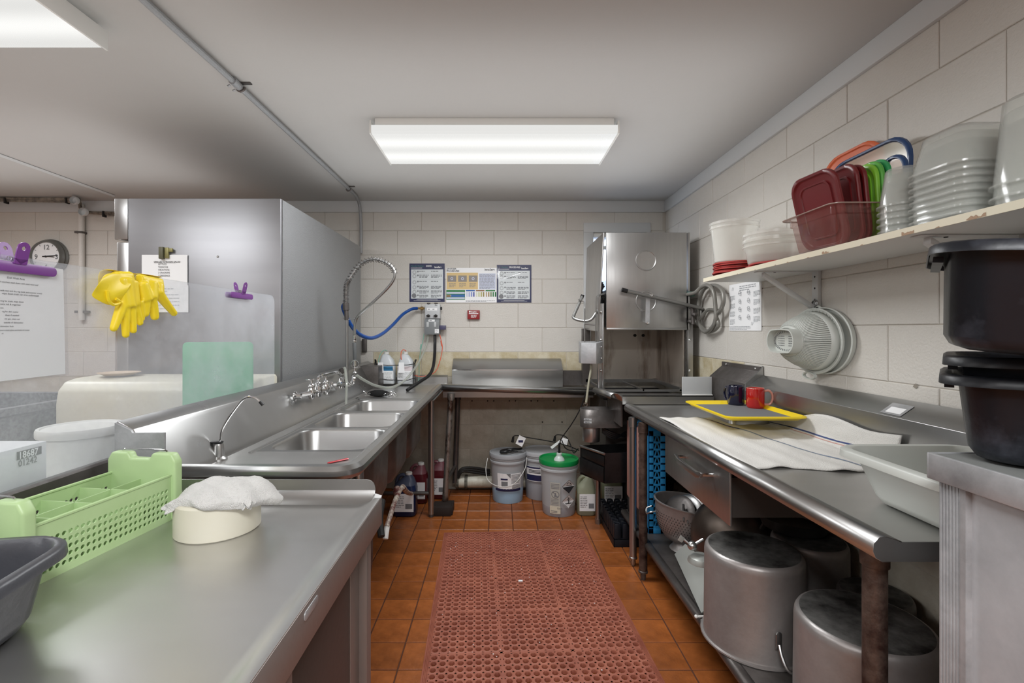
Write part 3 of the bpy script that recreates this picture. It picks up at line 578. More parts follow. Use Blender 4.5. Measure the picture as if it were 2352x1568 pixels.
# wall faucet (chrome) by the splash
X = -.935
t = thing('wall_faucet', 'chrome two-handle wall faucet mounted on the sink splash', 'faucet', XP(730, 900, X))
q0, q1, q2 = XP(684, 908, -.99), XP(714, 902, X), XP(750, 893, X)
MB().lathe([(.026, 0), (.026, .006), (.016, .012), (.012, .03)], V(-.995, q0.y-.02, q0.z), 14, (1, 0, .0)).cyl(q0, q1, .011, n=10).build('flange', chrome, t)
for p in (XP(716, 903, X), XP(749, 893, X)):
    b = MB().lathe([(0, -.032), (.012, -.028), (.02, -.01), (.019, .012), (.013, .03), (.017, .034), (.017, .04), (.013, .046), (.006, .05), (.005, .066)], p, 16).build('valve_body', chrome, t)
    MB().box(p.x-.03, p.x+.012, p.y-.005, p.y+.005, p.z+.064, p.z+.071).box(p.x-.005, p.x+.005, p.y-.025, p.y+.025, p.z+.064, p.z+.071).build('cross_handle', chrome, b, bevel=.002)
p = XP(732, 899, X+.01)
MB().cyl(XP(716, 903, X), XP(749, 893, X), .013, n=12).lathe([(0, -.03), (.014, -.024), (.019, -.006), (.017, .02), (.014, .035), (.016, .04), (.016, .046), (.012, .05)], p, 16).build('mixer_body', chrome, t)
MB().tube(spl([p+V(0, 0, .045), XP(731, 872, X+.01), XP(738, 862, X+.012), XP(765, 855.5, X+.015), XP(775, 855, X+.02), XP(783, 862, X+.02), XP(785, 872, X+.02)], 6), .0095, 10).build('spout', chrome, t)
# pre-rinse unit
Yp = 2.96
t = thing('pre_rinse_faucet', 'pre-rinse spray unit with tall riser and coiled spring arm', 'faucet', YP(797, 880, Yp))
MB().cyl(YP(797, 890, Yp), YP(797, 735, Yp), .0095, n=12).build('riser', steel, t)
m = MB().lathe([(0, -.03), (.02, -.028), (.022, 0), (.018, .03), (.012, .036), (.012, .05)], YP(785, 880, Yp), 14).cyl(YP(763, 883, Yp-.15), YP(797, 881, Yp), .014, n=10).lathe([(.024, 0), (.024, .006), (.014, .012), (.014, .03)], YP(761, 883, Yp-.16), 14, (1, .3, 0)); 
m.tube(spl([YP(797, 885, Yp), YP(806, 882, Yp), YP(812, 872, Yp), YP(812, 862, Yp+.02)], 4), .013, 8); m.build('base_valve', chrome, t)
MB().lathe([(.006, 0), (.017, .004), (.018, .03), (.012, .034)], YP(785, 858, Yp+.1), 12).build('valve_knob', steel_dk, t)
MB().cyl(YP(796.5, 735, Yp), YP(795, 697, Yp), .014, n=12).cyl(YP(795, 712, Yp), YP(794.5, 696, Yp), .02, n=12).build('swivel_joint', steel_dk, t)
hp = spl([YP(a, b, Yp+(a-795)*-.0006) for a, b in ((794.5, 700), (795, 670), (797, 652), (806, 634), (822, 612), (842, 598), (864, 595), (886, 602), (902, 615), (907, 630), (902, 646), (884, 668), (850, 700), (824, 724), (816, 742), (814, 770))], 6)
MB().tube(hp, .0085, 8).build('hose', steel, t)
m = MB(); sp_ = []; L_ = 0; hh = hp[:54]
for i in range(len(hh)-1):
    a, b = hh[i], hh[i+1]; tt = (b-a).normalized(); u = V(0, 1, 0); w_ = tt.cross(u).normalized(); d = (b-a).length; dense = i < 15; n = 7
    for k in range(n):
        ang = L_/(.0085 if dense else .021)*2*math.pi; sp_.append(a+(b-a)*k/n+(u*math.cos(ang)+w_*math.sin(ang))*.017); L_ += d/n
m.tube(sp_, .0019, 5); m.build('spring', steel_dk, t)
MB().tube([YP(788, 731, Yp), YP(796, 734, Yp), YP(816, 732, Yp-.03), YP(823, 728, Yp), YP(820, 724, Yp+.02)], .003, 6).build('hook', chrome, t)
h = MB().lathe([(.0085, 0), (.011, .0), (.011, -.03), (.009, -.035)], YP(814, 770, Yp), 12).lathe([(.012, -.03), (.013, -.036), (.012, -.042)], YP(814, 770, Yp), 12).build('coupling', chrome, t)
MB().cyl(YP(814, 787, Yp), YP(815, 826, Yp), .0125, .011, n=12).build('spray_handle', mat('grey_grip', '5c5f60', .5), t, bevel=.002)
MB().tube([YP(815, 836, Yp-.01)+V(.024*math.cos(a), 0, .024*math.sin(a)) for a in [2*math.pi*k/20 for k in range(20)]], .0022, 6, closed=True).build('lever_ring', chrome, t)
MB().cyl(YP(815, 826, Yp), YP(815, 840, Yp), .012, n=12).cyl(YP(815, 840, Yp), YP(815, 852, Yp), .005, n=8).lathe([(.005, .012), (.013, .004), (.015, 0), (0, 0)], YP(815, 856, Yp), 14).build('spray_head', chrome, t)
# clear drain tube hooked in the far basin, red scraper, scrubber
t = MB().tube(spl([YP(790, 843, 2.9), YP(793, 850, 2.9), YP(796, 880, 2.88), YP(796, 946, 2.86), V(-.862, 2.86, .72)], 6), .0078, 8).build('drain_tube', tubeclr, loc=YP(796, 946, 2.86)); tag(t, 'short milky plastic tube hanging down into the far sink basins', 'tube')
t = thing('scraper_stick', 'red plastic stirring stick lying on the near sink drainboard', 'utensil', ZP(775, 1058, ZD))
a, b = ZP(752, 1063, ZD+.003), ZP(799, 1053, ZD+.003); MB().tube([a, a+(b-a)*.1, b], [.003, .006, .007], 8, flat=.35, up=(0, 0, 1)).build('stick', mat('red_translucent', 'b5222c', .3), t)
t = thing('steel_wool_scrubber', 'black scrubbing brush with shiny chainmail on the far sink deck', 'scrubber', ZP(870, 900, ZD))
p = ZP(870, 903, ZD+.022); MB().ball(p, .022, 8, (3.4, 1.4, 1)).build('brush', mat('black_bristle', '111112', .9, bump=(300, .01)), t)
m = MB()
for sx, cnt in ((.075, 60), (-.075, 20)):
    for _ in range(cnt):
        q = p+V(sx+random.gauss(0, .02), random.gauss(0, .018), random.uniform(-.018, .012)); m.tube([q+V(.006*math.cos(a), .006*math.sin(a)*.6, .004*math.sin(a+_)) for a in (0, 1.26, 2.5, 3.77, 5)], .0012, 4, closed=True)
m.build('chainmail', chrome, t, kind='stuff')
# ---------------------------------------------------------------- left work table
t = thing('work_table', 'stainless work table in the left foreground with marine edge and open cabinet below', 'table', (-.7, .8, 0))
TZ = .845; TX1 = -.3236; TY1 = 1.335
m = MB(); pr = [(-1.072, TZ+.02), (-1.055, TZ), (-.375, TZ), (-.352, TZ+.006), (-.338, TZ+.0155), (TX1, TZ+.0155), (TX1, TZ+.010), (TX1-.002, .785), (TX1-.012, .785), (TX1-.014, TZ-.004), (-1.055, TZ-.006), (-1.08, TZ+.01)]
m.loft([[V(a, y, b) for a, b in pr] for y in (.25, TY1-.02)]); m.build('top', steel_top, t, smooth=40)
m = MB(); m.loft([[V(a, y, b) for a, b in ((-1.055, TZ+.0), (-1.073, TZ+.02), (-1.076, .955), (-1.09, .962), (-1.094, .962), (-1.094, .86), (-1.07, TZ-.006))] for y in (.25, 1.345)]); m.build('back_splash', steel_dk, t)
m = MB(); rz = .025; m.loft([[V(x, a, b) for a, b in ((TY1-.03, TZ), (TY1-.008, TZ+.012), (TY1, TZ+.03), (TY1+.004, TZ+.028), (TY1+.004, TZ-.004), (TY1-.03, TZ-.005))] for x in (-1.07, -.342)])
m.slab([V(-1.07, TY1, TZ+.02), V(-.342, TY1, TZ+.02), V(-.342, TY1, TZ+.034)]+[V(-.342-rz+rz*math.cos(a), TY1, TZ+.034+rz*math.sin(a)) for a in [math.pi/2*k/5 for k in range(6)]]+[V(-1.07, TY1, TZ+.06)], (0, .004, 0))
m.slab([V(-.345, TY1-.03, TZ+.008), V(TX1, TY1-.03, TZ+.008), V(TX1, TY1+.0, TZ+.0155), V(-.345, TY1+.0, TZ+.022)], (0, 0, -.02)); m.build('end_splash', steel, t, smooth=50)
dpan = mat('cabinet_steel', '514d4a', .42, .45, (40, .0006))
MB().box(-1.06, -.37, 1.27, 1.278, .08, TZ-.01).build('end_panel', dpan, t)
MB().box(-1.06, -1.052, .3, 1.27, .08, TZ-.01).build('rear_panel', dpan, t)
MB().box(-1.05, -.37, .3, 1.27, .08, .12).build('bottom_shelf', dpan, t)
pm = mat('brown_tinted_steel', '8a827e', .42, .45, (40, .0006))
for y0, y1 in ((1.235, 1.275), (.752, .79)):
    p_ = MB().box(-.375, -.338, y0, y1, .02, .785).build('post', pm, t, bevel=.002)
MB().box(-.375, -.36, .79, 1.235, .12, .785).build('front_panel', dpan, t, bevel=.001)
MB().box(-.375, -.358, 1.165, 1.235, .12, .785).build('door_stile', pm, t, bevel=.001)
MB().box(TX1-.001, TX1+.001, .25, TY1-.005, .785, TZ+.0135).build('apron', pm, t, bevel=.0005)
p = XP(713, 1373, TX1); fr = frame((TX1+.001, p.y, .842), (0, 1, 0), (0, 0, 1)); n_ = MB(); ring = rr(0, 0, .060, .016, .006, 0); n_.loft([[fr(q.x, q.y, c) for q in ring] for c in (0, .0015)]); n_ = n_.build('name_plate', alum, t, bevel=.0004)
# light green cutlery basket
t = thing('flatware_basket', 'light green perforated flatware basket with eight compartments and wire handles', 'basket', (-.93, 1.02, TZ))
A, B_ = V(-.862, .865, 0), V(-.818, 1.205, 0)      # front long side, on plan
u = (B_-A).normalized(); n2 = V(-u.y, u.x, 0); Ln = (B_-A).length; Wd = .168; Hs, He = .112, .165
fr = frame(V(A.x, A.y, TZ), u, (0, 0, 1))    # normal points right (+X side)
def bp(a, d, z): return V(A.x, A.y, TZ)+u*a+n2*d+V(0, 0, z)
def holed(m, fp, L0, L1, z0, z1, nx, nz, r):
    dx, dz = (L1-L0)/nx, (z1-z0)/nz
    for i in range(nx):
        for j in range(nz):
            cx, cz = L0+(i+.5)*dx, z0+(j+.5)*dz; o = []; h = []
            for k in range(12):
                a = 2*math.pi*k/12; h.append(fp(cx+r*math.cos(a), cz+r*math.sin(a)))
            for k in range(12):
                a = 2*math.pi*k/12; c_, s_ = math.cos(a), math.sin(a)
                sxn = 1 if c_ > .01 else (-1 if c_ < -.01 else 0); szn = 1 if s_ > .01 else (-1 if s_ < -.01 else 0)
                if k % 3 == 0: P_ = (sxn*dx/2, szn*dz/2)
                else:
                    near0 = k % 6 in (1, 5)
                    P_ = (sxn*dx/2, szn*dz/2) if near0 else (sxn*dx/4, szn*dz/2)
                o.append(fp(cx+P_[0], cz+P_[1]))
            m.add(h+o, [(k, 12+k, 12+(k+1) % 12, (k+1) % 12) for k in range(12)])
    return m
for d, nm in ((0, 'side_wall'), (-Wd, 'side_wall')):
    f_ = lambda a, z, d=d: bp(a, -d if d else 0, z)
    m = holed(MB(), lambda a, z, d=d: bp(a, abs(d), z), .035, Ln-.012, .012, .084, 24, 5, .0046)
    m.add([bp(0, abs(d), .0), bp(Ln, abs(d), 0), bp(Ln, abs(d), .012), bp(0, abs(d), .012)], [(0, 1, 2, 3)]).add([bp(0, abs(d), .084), bp(Ln, abs(d), .084), bp(Ln, abs(d), Hs), bp(0, abs(d), Hs)], [(0, 1, 2, 3)])
    m.add([bp(0, abs(d), .012), bp(.035, abs(d), .012), bp(.035, abs(d), .084), bp(0, abs(d), .084)], [(0, 1, 2, 3)]).add([bp(Ln-.012, abs(d), .012), bp(Ln, abs(d), .012), bp(Ln, abs(d), .084), bp(Ln-.012, abs(d), .084)], [(0, 1, 2, 3)])
    m.build(nm, greenp, t, solid=.003, smooth=0, recalc=False)
    MB().tube([bp(0, abs(d), Hs), bp(Ln, abs(d), Hs)], .0035, 6).build('rim', greenp, t)
for a in (-.004, Ln-.004):
    m = MB(); wv = .012; o = [(-wv, 0), (Wd+wv, 0), (Wd+wv, He-.02), (Wd+wv-.012, He), (Wd*.72, He), (Wd*.68, He-.015), (Wd*.36, He-.015), (Wd*.32, He), (-wv+.012, He), (-wv, He-.02)]
    m.slab([bp(a, d, z) for d, z in o], u*.026); m.build('end_wall', greenp, t, bevel=.006, seg=3)
    MB().tube(spl([bp(a+.013, .02, He+.002), bp(a+.013, .035, He+.006), bp(a+.013, Wd-.035, He+.006), bp(a+.013, Wd-.02, He+.002)], 3), .0018, 6).build('wire_handle', chrome, t)
MB().slab([bp(0, Wd/2-.001, 0.004), bp(Ln, Wd/2-.001, .004), bp(Ln, Wd/2-.001, Hs-.012), bp(0, Wd/2-.001, Hs-.012)], n2*.0025).build('divider', greenp, t, smooth=0)
for k in (1, 2, 3): MB().slab([bp(Ln*k/4, 0, .004), bp(Ln*k/4, Wd, .004), bp(Ln*k/4, Wd, Hs-.012), bp(Ln*k/4, 0, Hs-.012)], u*.0025).build('divider', greenp, t, smooth=0)
m = MB()
for k in range(16): m.slab([bp(Ln*k/16, 0, 0), bp(Ln*(k+.55)/16, 0, 0), bp(Ln*(k+.55)/16, Wd, 0), bp(Ln*k/16, Wd, 0)], V(0, 0, .004))
for k in range(8): m.slab([bp(0, Wd*k/8, 0.0), bp(Ln, Wd*k/8, 0.0), bp(Ln, Wd*(k+.4)/8, .0), bp(0, Wd*(k+.4)/8, .0)], V(0, 0, .003))
m.build('floor_grid', greenp, t, smooth=0, kind='stuff')
# cream drum with folded cloth
c = V(-.672, 1.155, TZ); R = .092
t = thing('plastic_drum', 'cream oval-looking plastic drum under the white towel on the left table', 'container', c)
t['label'] = 'short cream round plastic drum under the white towel on the left table'
MB().lathe([(0, 0), (R-.002, 0), (R, .002), (R, .074), (R-.004, .079), (R-.012, .0795), (R-.016, .076), (R-.016, .006), (0, .006)], c, 48).build('drum', cream, t)
m = MB(); n = 30; g = []
for i in range(n+1):
    row = []
    for j in range(n+1):
        a, b = -1+2*i/n, -1+2*j/n; k_ = 1/max(1, (abs(a)**3+abs(b)**3)**(1/3)); a_, b_ = a*k_, b*k_
        x, y = c.x+.012+a_*(.112+.012*math.sin(b_*4)), c.y+.0+b_*(.088+.010*math.sin(a_*6+1)); r = math.hypot(x-c.x, y-c.y)
        z = TZ+.086+.012*(1-a_*a_)*(1-b_*b_)+.007*math.sin(a_*7+b_*2)*math.cos(b_*5)-.35*max(0, r-R*.92)-.45*max(0, x-c.x-R*.98)-.06*max(0, -a_-.55)
        row.append(V(x, y, z))
    g.append(row)
m.loft(g, False, False, closed=False)
tw = m.build('folded_towel', terry, loc=(c.x, c.y, TZ+.08), solid=.020, sub=1, recalc=False); tag(tw, 'white terry towel with blue edge bunched over the cream drum', 'towel')
tm_ = tw.modifiers.new('d', 'DISPLACE'); tx = bpy.data.textures.new('terry', 'CLOUDS'); tx.noise_scale = .006; tm_.texture = tx; tm_.strength = .004
# dark grey tub in the lower left corner
t = thing('dish_tub', 'dark grey dish tub cut off at the lower left on the steel table', 'tub', (-.9, .65, TZ))
def tub(m, cx, cy, z, W_, D_, Hh, taper=.82, lip=.022, r=.05, drop=.014, th=.004, n=6):
    f = lambda w_, d_, rr_, zz: rr(cx, cy, w_, d_, rr_, zz, n)
    m.loft([f(W_*taper-.05, D_*taper-.05, r*.6, z+.001), f(W_*taper-.015, D_*taper-.015, r*.9, z+.006), f(W_*taper+.005, D_*taper+.005, r, z+.022), f(W_*.97, D_*.97, r, z+Hh-.012), f(W_, D_, r, z+Hh-.004), f(W_+lip*2-.004, D_+lip*2-.004, r+lip, z+Hh-.003),
            f(W_+lip*2, D_+lip*2, r+lip, z+Hh-drop), f(W_+lip*2+.004, D_+lip*2+.004, r+lip, z+Hh-drop), f(W_+lip*2+.002, D_+lip*2+.002, r+lip, z+Hh+.0), f(W_+lip*2-.008, D_+lip*2-.008, r+lip, z+Hh+.004), f(W_+.004, D_+.004, r, z+Hh+.004), f(W_-.006, D_-.006, r, z+Hh-.004), f(W_*.97-th*2, D_*.97-th*2, r, z+Hh-.02), f(W_*taper, D_*taper, r*.9, z+.02), f(W_*taper-.05, D_*taper-.05, r*.5, z+th+.002)])
    return m
m = tub(MB(), -.880, .680, TZ, .35, .22, .120, taper=.86, lip=.016, r=.06); rot_about(m, (-.880, .680, TZ), (0, 0, 1), math.radians(10)); m.build('tub_shell', greytub, t, smooth=50)
# ---------------------------------------------------------------- dish table along the back wall
DY = 3.50
def dz(x): return .922+(.888-.922)*(x+.42)/1.10       # rim height falls towards the machine
t = thing('dish_table', 'stainless dish table along the back wall between the sink and the dish machine', 'table', (.13, 3.7, 0))
m = MB(); pr = [(DY+.05, -.03), (DY+.035, -.006), (DY+.022, 0), (DY+.006, -.002), (DY-.004, -.012), (DY-.004, -.026), (DY+.004, -.036), (DY+.02, -.040), (DY+.04, -.05)]
m.loft([[V(x, a, dz(x)+b) for a, b in pr] for x in (-.42, .1, .70)], False, False, closed=False); m.build('rolled_rim', steel, t, solid=.002, recalc=False)
m = MB(); m.hexa([V(x, y, dz(x)+c) for c in (-.045, -.04) for x, y in ((-.44, DY+.03), (.74, DY+.03), (.74, 3.98), (-.44, 3.98))]); m.build('top', steel_top, t)
MB().box(-.41, .70, DY+.05, DY+.055, .82, .862).build('apron', steel, t)
m = MB().loft([[V(x, a, b) for a, b in ((3.865, .86), (3.862, 1.0), (3.99, 1.082), (3.995, 1.082), (3.995, .86))] for x in (-.374, .517)]); m.build('splash_hood', steel, t, bevel=.002)
MB().box(.52, .70, 3.965, 3.975, .86, .985).build('splash', steel_dk, t)
MB().box(-.374, .517, 3.86, 3.8615, .995, 1.0).build('seam', chrome, t)
t['label'] = 'stainless dish table along the back wall between the sink and the dish machine'
for (px, py, qx, qy, Y, m_) in ((1036, 903, 1022, 1166, 3.52, rust_l), (1052, 903, 1045, 1108, 3.86, steel_dk)):
    a = YP(px, py, Y); b = YP(qx, qy, Y); b.z = max(b.z, .07 if Y < 3.6 else .0); MB().cyl(a, b, .021).cyl(a, a+V(-.001, 0, -.05), .026).build('leg', m_, t)
MB().cyl(YP(1024, 1110, 3.52)+V(0, 0, .02), YP(1046, 1070, 3.86), .014).build('cross_brace', steel_dk, t)
b = YP(1022, 1166, 3.52); t = thing('floor_block', 'grimy black block under the left leg of the dish table', 'block', (b.x, 3.5, 0))
MB().box(b.x-.075, b.x+.055, 3.40, 3.52, 0, .068).box(b.x-.03, b.x+.065, 3.42, 3.56, .0, .06).build('block', wood, t, bevel=.004)
# anchors in the wall below the table
m = MB()
for px in (1084, 1120, 1134, 1170, 1184, 1220, 1235, 1272): p = YP(px, 920.5, WY-.002); m.cyl(p, p+V(0, .01, 0), .006, n=8)
for px in (1246, 1291): p = YP(px, 969, WY-.002); m.cyl(p, p+V(0, .01, 0), .006, n=8)
m.build('anchor_hole', dark, wall_back, kind='stuff')
# pvc drain
t = thing('drain_pipe', 'cream plastic drain pipe with dirty clamps along the bottom of the back wall', 'pipe', (-.1, 3.9, 0))
MB().cyl(YP(1048, 1106, 3.90), YP(1240, 1106, 3.90), .046, n=20).build('pipe', pvc, t)
for px in (1051, 1071): a = YP(px, 1106, 3.90); MB().cyl(a-V(.012, 0, 0), a+V(.012, 0, 0), .056, n=16).build('coupling', mat('grimy_fitting', '6a675c', .7, var=(30, '1c1a16', .4, .6)), t)
m = MB()
for k in range(3): m.tube(spl([YP(1052, 1088+k*4, 3.86), YP(1062, 1076+k*3, 3.85), YP(1085, 1074+k*5, 3.88), YP(1125, 1080+k*5, 3.93)], 4), .012, 6)
m.build('grimy_cable', dark, t, kind='stuff')
# ---------------------------------------------------------------- pails
def pail(cx, cy, body, label, Hh=.365, R=.135, lidm=None, scale=1, fl=0, flm=None, bail=None):
    t = thing('pail', label, 'bucket', (cx, cy, 0), 'plastic pails under the dish table')
    f = fl*Hh; rf = R*(.87+.10*fl)
    if fl: MB().lathe([(0, 0), (R*.85, 0), (R*.87, .006), (rf, f)], (cx, cy, 0), 40).build('filled_part', flm, t, label='part of the pail tinted by the liquid inside')
    MB().lathe(([(rf, f)] if fl else [(0, 0), (R*.85, 0), (R*.87, .006)])+[(R*.965, Hh*.80), (R*.97, Hh*.82), (R*1.03, Hh*.825), (R*1.035, Hh*.86), (R*.99, Hh*.865), (R*.99, Hh*.90), (R*1.03, Hh*.905), (R*1.03, Hh*.92), (R, Hh*.925), (R, Hh)], (cx, cy, 0), 44).build('pail_body', body, t)
    MB().lathe([(R*1.03, Hh*.93), (R*1.06, Hh*.935), (R*1.07, Hh*.99), (R*1.05, Hh*1.015), (R*1.0, Hh*1.015), (R*.96, Hh*.99), (0, Hh*.985)], (cx, cy, 0), 44).build('lid', lidm, t)
    if bail: MB().tube(spl(bail, 5), .0028, 6).build('bail', white, t)
    return t
def wrap(cx, cy, R0, H0, slope=.0):
    """frame that wraps flat print round a pail; a = arc length from the side facing the camera"""
    base = math.atan2(-cy, -cx)
    def f(a, b, c=0):
        q = base+a/R0; r = R0*1.0+slope*b+.0010+c; return V(cx+r*math.cos(q), cy+r*math.sin(q), H0+b)
    return f
def wquad(m, f, a0, b0, a1, b1, c=0, n=8):
    vs = [f(a0+(a1-a0)*i/n, b, c) for b in (b0, b1) for i in range(n+1)]; return m.add(vs, [(i, i+1, n+2+i, n+1+i) for i in range(n)])
# left pail
cx, cy = .072, 3.76
t = pail(cx, cy, milky, 'clear-white pail of pale blue liquid, leftmost of the three, black gloves on its lid', lidm=frost if 0 else mat('grey_lid', 'a9acb0', .4), fl=.30, flm=bfluid,
         bail=[YP(1120, 1052, cy), YP(1116, 1078, cy-.06), YP(1122, 1104, cy-.12), YP(1148, 1117, cy-.142), YP(1180, 1112, cy-.145), YP(1205, 1078, cy-.10), YP(1210, 1050, cy-.02)])
R = .135; f = wrap(cx, cy, R*.92, .0, .05)
m = MB(); wquad(m, f, -.075, .115, .10, .235, .001); m.build('label_sheet', paper, t, smooth=0, recalc=False)
m = MB(); wquad(m, f, -.095, .10, .10, .118, .0015); wquad(m, f, -.05, .185, .0, .197, .0015); m.k = 1; m.poly(lambda a, b, c: f(a, b, .002), [(-.01, .235), (.02, .235), (.02, .20)])
for r in range(7): wquad(m, f, .025, .222-r*.010, .09, .226-r*.010, .002)
for r in range(4): wquad(m, f, .03, .145-r*.008, .095, .149-r*.008, .002)
wquad(m, f, -.045, .135, .0, .175, .002)
m.build('printing', [navy, inkg], t, smooth=0, recalc=False)
# gloves resting on it
g = thing('black_glove', 'crumpled black glove lying on the lid of the leftmost pail', 'glove', (cx, cy, .365))
m = MB(); 
for pts, r in (([(-.06, -.05, .38), (-.02, -.06, .385), (.0, -.05, .385)], .022), ([(-.05, -.03, .385), (.03, -.02, .395), (.08, .0, .388), (.11, .03, .385)], .014), ([(.0, -.02, .385), (.05, -.05, .385), (.08, -.06, .382)], .010), ([(-.01, .01, .385), (.06, .02, .385)], .012), ([(.0, -.06, .384), (.03, -.075, .382)], .008)):
    m.tube(spl([V(cx+a, cy+b, z) for a, b, z in pts], 4), r, 8, flat=.6, up=(0, 0, 1))
m.build('glove_body', black, g, remesh=.005)
# third pail behind
cx, cy = .335, 3.83
t = pail(cx, cy, milky, 'clear-white pail half full of grey liquid, behind and between the other two', lidm=mat('pale_lid', 'b7b9bc', .4), fl=.42, flm=gfluid)
f = wrap(cx, cy, R*.92, 0, .05); m = MB(); wquad(m, f, -.11, .15, .02, .265, .001); m.build('label_sheet', paper, t, smooth=0, recalc=False)
m = MB(); wquad(m, f, -.11, .155, .02, .20, .0015); wquad(m, f, -.11, .25, .02, .262, .0015); m.k = 1
for r in range(3): wquad(m, f, -.09, .235-r*.010, .0, .240-r*.010, .002)
m.build('printing', [navy, ink], t, smooth=0, recalc=False)
# green-lid pail
cx, cy = .438, 3.50
t = pail(cx, cy, milky, 'white pail with a bright green lid and hazard labels, rightmost of the three', Hh=.385, lidm=mat('bright_green_lid', '0f8a45', .35), fl=.17, flm=gfluid)
f = wrap(cx, cy, R*.92, 0, .05); Hh = .385
m = MB(); wquad(m, f, -.055, .05, .01, .25, .0012); m.build('warning_label', mat('grey_label', 'b9bab2', .5), t, smooth=0, recalc=False)
m = MB(); wquad(m, f, -.062, .028, .012, .082, .0016); m.build('date_label', mat('cream_label', 'dcd8c4', .6), t, smooth=0, recalc=False)
m = MB(); f2 = lambda a, b, c=0: f(a, b, .0022)
m.text(lambda a, b, c: f(a, b, .0024), '9204', -.012, .062, .018); m.disc(f2, -.022, .165, .026, n=24, r2=.022); m.poly(f2, [(-.04, .18), (-.036, .184), (-.004, .150), (-.008, .146)]); m.disc(f2, -.022, .172, .006, n=10).poly(f2, [(-.03, .15), (-.014, .15), (-.018, .168), (-.026, .168)])
for r in range(4): wquad(m, f, -.05, .236-r*.010, .004, .240-r*.010, .0018)
for r in range(5): wquad(m, f, -.05, .13-r*.010, .0, .133-r*.010, .0018)
for r in range(2): wquad(m, f, -.055, .045-r*.010, -.01, .049-r*.010, .0022)
m.build('printing', inkg, t, smooth=0, recalc=False)
def diamond(m, ca, cb, s, c): return m.poly(lambda a, b, c_=0: f(a, b, c), [(ca-s, cb), (ca, cb-s), (ca+s, cb), (ca, cb+s)])
for cb, kind in ((.22, 0), (.115, 1)):
    ca = .068; s = .052
    diamond(MB(), ca, cb, s, .002).build('hazard_label', whiteink, t, smooth=0, recalc=False)
    m = MB(); g_ = lambda a, b, c=0: f(a, b, .0032)
    for s0, s1 in ((s-.003, s-.006),):
        o = [(ca-s0, cb), (ca, cb-s0), (ca+s0, cb), (ca, cb+s0)]; i_ = [(ca-s1, cb), (ca, cb-s1), (ca+s1, cb), (ca, cb+s1)]
        for k in range(4): m.poly(g_, [o[k], o[(k+1) % 4], i_[(k+1) % 4], i_[k]])
    if kind == 0:
        m.poly(g_, [(ca-.044, cb-.002), (ca, cb-.046), (ca+.044, cb-.002)]); m.poly(g_, [(ca-.02, cb+.008), (ca+.02, cb+.008), (ca+.02, cb+.011), (ca-.02, cb+.011)])
        m.poly(g_, [(ca-.018, cb+.02), (ca-.006, cb+.032), (ca-.003, cb+.029), (ca-.015, cb+.017)]); m.poly(g_, [(ca+.004, cb+.030), (ca+.018, cb+.018), (ca+.015, cb+.015), (ca+.001, cb+.027)])
    else:
        m.poly(g_, [(ca-.028, cb-.012), (ca+.028, cb-.012), (ca+.02, cb-.018), (ca-.02, cb-.018)]); m.poly(g_, [(ca-.004, cb-.012), (ca+.002, cb-.012), (ca+.002, cb+.03), (ca-.002, cb+.03)])
        for dx, dy in ((.014, .02), (-.014, .014), (.012, .002), (-.010, .026)): m.poly(g_, [(ca-.001, cb+dy-.012), (ca+.002, cb+dy-.010), (ca+dx, cb+dy+.004), (ca+dx*.8, cb+dy+.006)])
    m.build('hazard_print', ink, t, smooth=0, recalc=False)
zt_ = Hh*.99
MB().lathe([(.04, zt_), (.036, zt_+.012), (.02, zt_+.03), (.019, zt_+.05), (.014, zt_+.052), (0, zt_+.052)], (cx, cy-.03, 0), 16).build('bung_adapter', mat('clear_bung', 'c4ccc8', .3), t)
MB().cyl((cx, cy-.03, zt_+.05), (cx, cy-.03, zt_+.12), .009, .007, n=10).build('pickup_cap', black, t)
# pickup hoses and tags
t = thing('pickup_hose', 'thin black chemical hoses running from the pail lids up to the dish machine', 'hose', (.4, 3.6, .4))
for pts in ([(1177, 1016, 3.74), (1178, 1006, 3.74), (1185, 1000, 3.74), (1215, 1005, 3.76), (1262, 1013, 3.7), (1300, 1022, 3.6), (1330, 1034, 3.5)], [(1273, 1012, 3.7), (1275, 1002, 3.7), (1282, 998, 3.7), (1300, 1003, 3.65), (1312, 1025, 3.55), (1318, 1040, 3.5), (1328, 1030, 3.45)],
            [(1284, 1024, 3.46), (1290, 1006, 3.46), (1312, 975, 3.45), (1332, 940, 3.45), (1346, 900, 3.5)], [(1290, 1010, 3.5), (1300, 1030, 3.5), (1322, 1036, 3.5)]):
    MB().tube(spl([YP(*p) for p in pts], 5), .0038, 6).build('tube', black, t)
for p, q, Y in (((1177, 1015), (1179, 1003), 3.74), ((1273, 1013), (1275, 1001), 3.70)): MB().cyl(YP(*p, Y), YP(*q, Y), .011, .008, n=10).build('pickup_cap', black, t)
for pts, Y in (([(1184, 1018), (1193, 999), (1208, 1006), (1199, 1026)], 3.70), ([(1287, 1010), (1292, 1004), (1305, 1009), (1302, 1022), (1290, 1018)], 3.5), ([(1264, 1026), (1286, 1010), (1289, 1014), (1268, 1031)], 3.55)):
    tg = MB().slab([YP(a, b, Y) for a, b in pts], (0, .001, 0)).build('paper_tag', paper, t, smooth=0)
    c_ = sum((YP(a, b, Y) for a, b in pts), V(0, 0, 0))/len(pts); 
    if len(pts) == 4 and Y == 3.70: MB().box(c_.x-.018, c_.x+.018, Y-.0012, Y-.0004, c_.z-.012, c_.z+.006).build('printing', navy, tg, smooth=0)
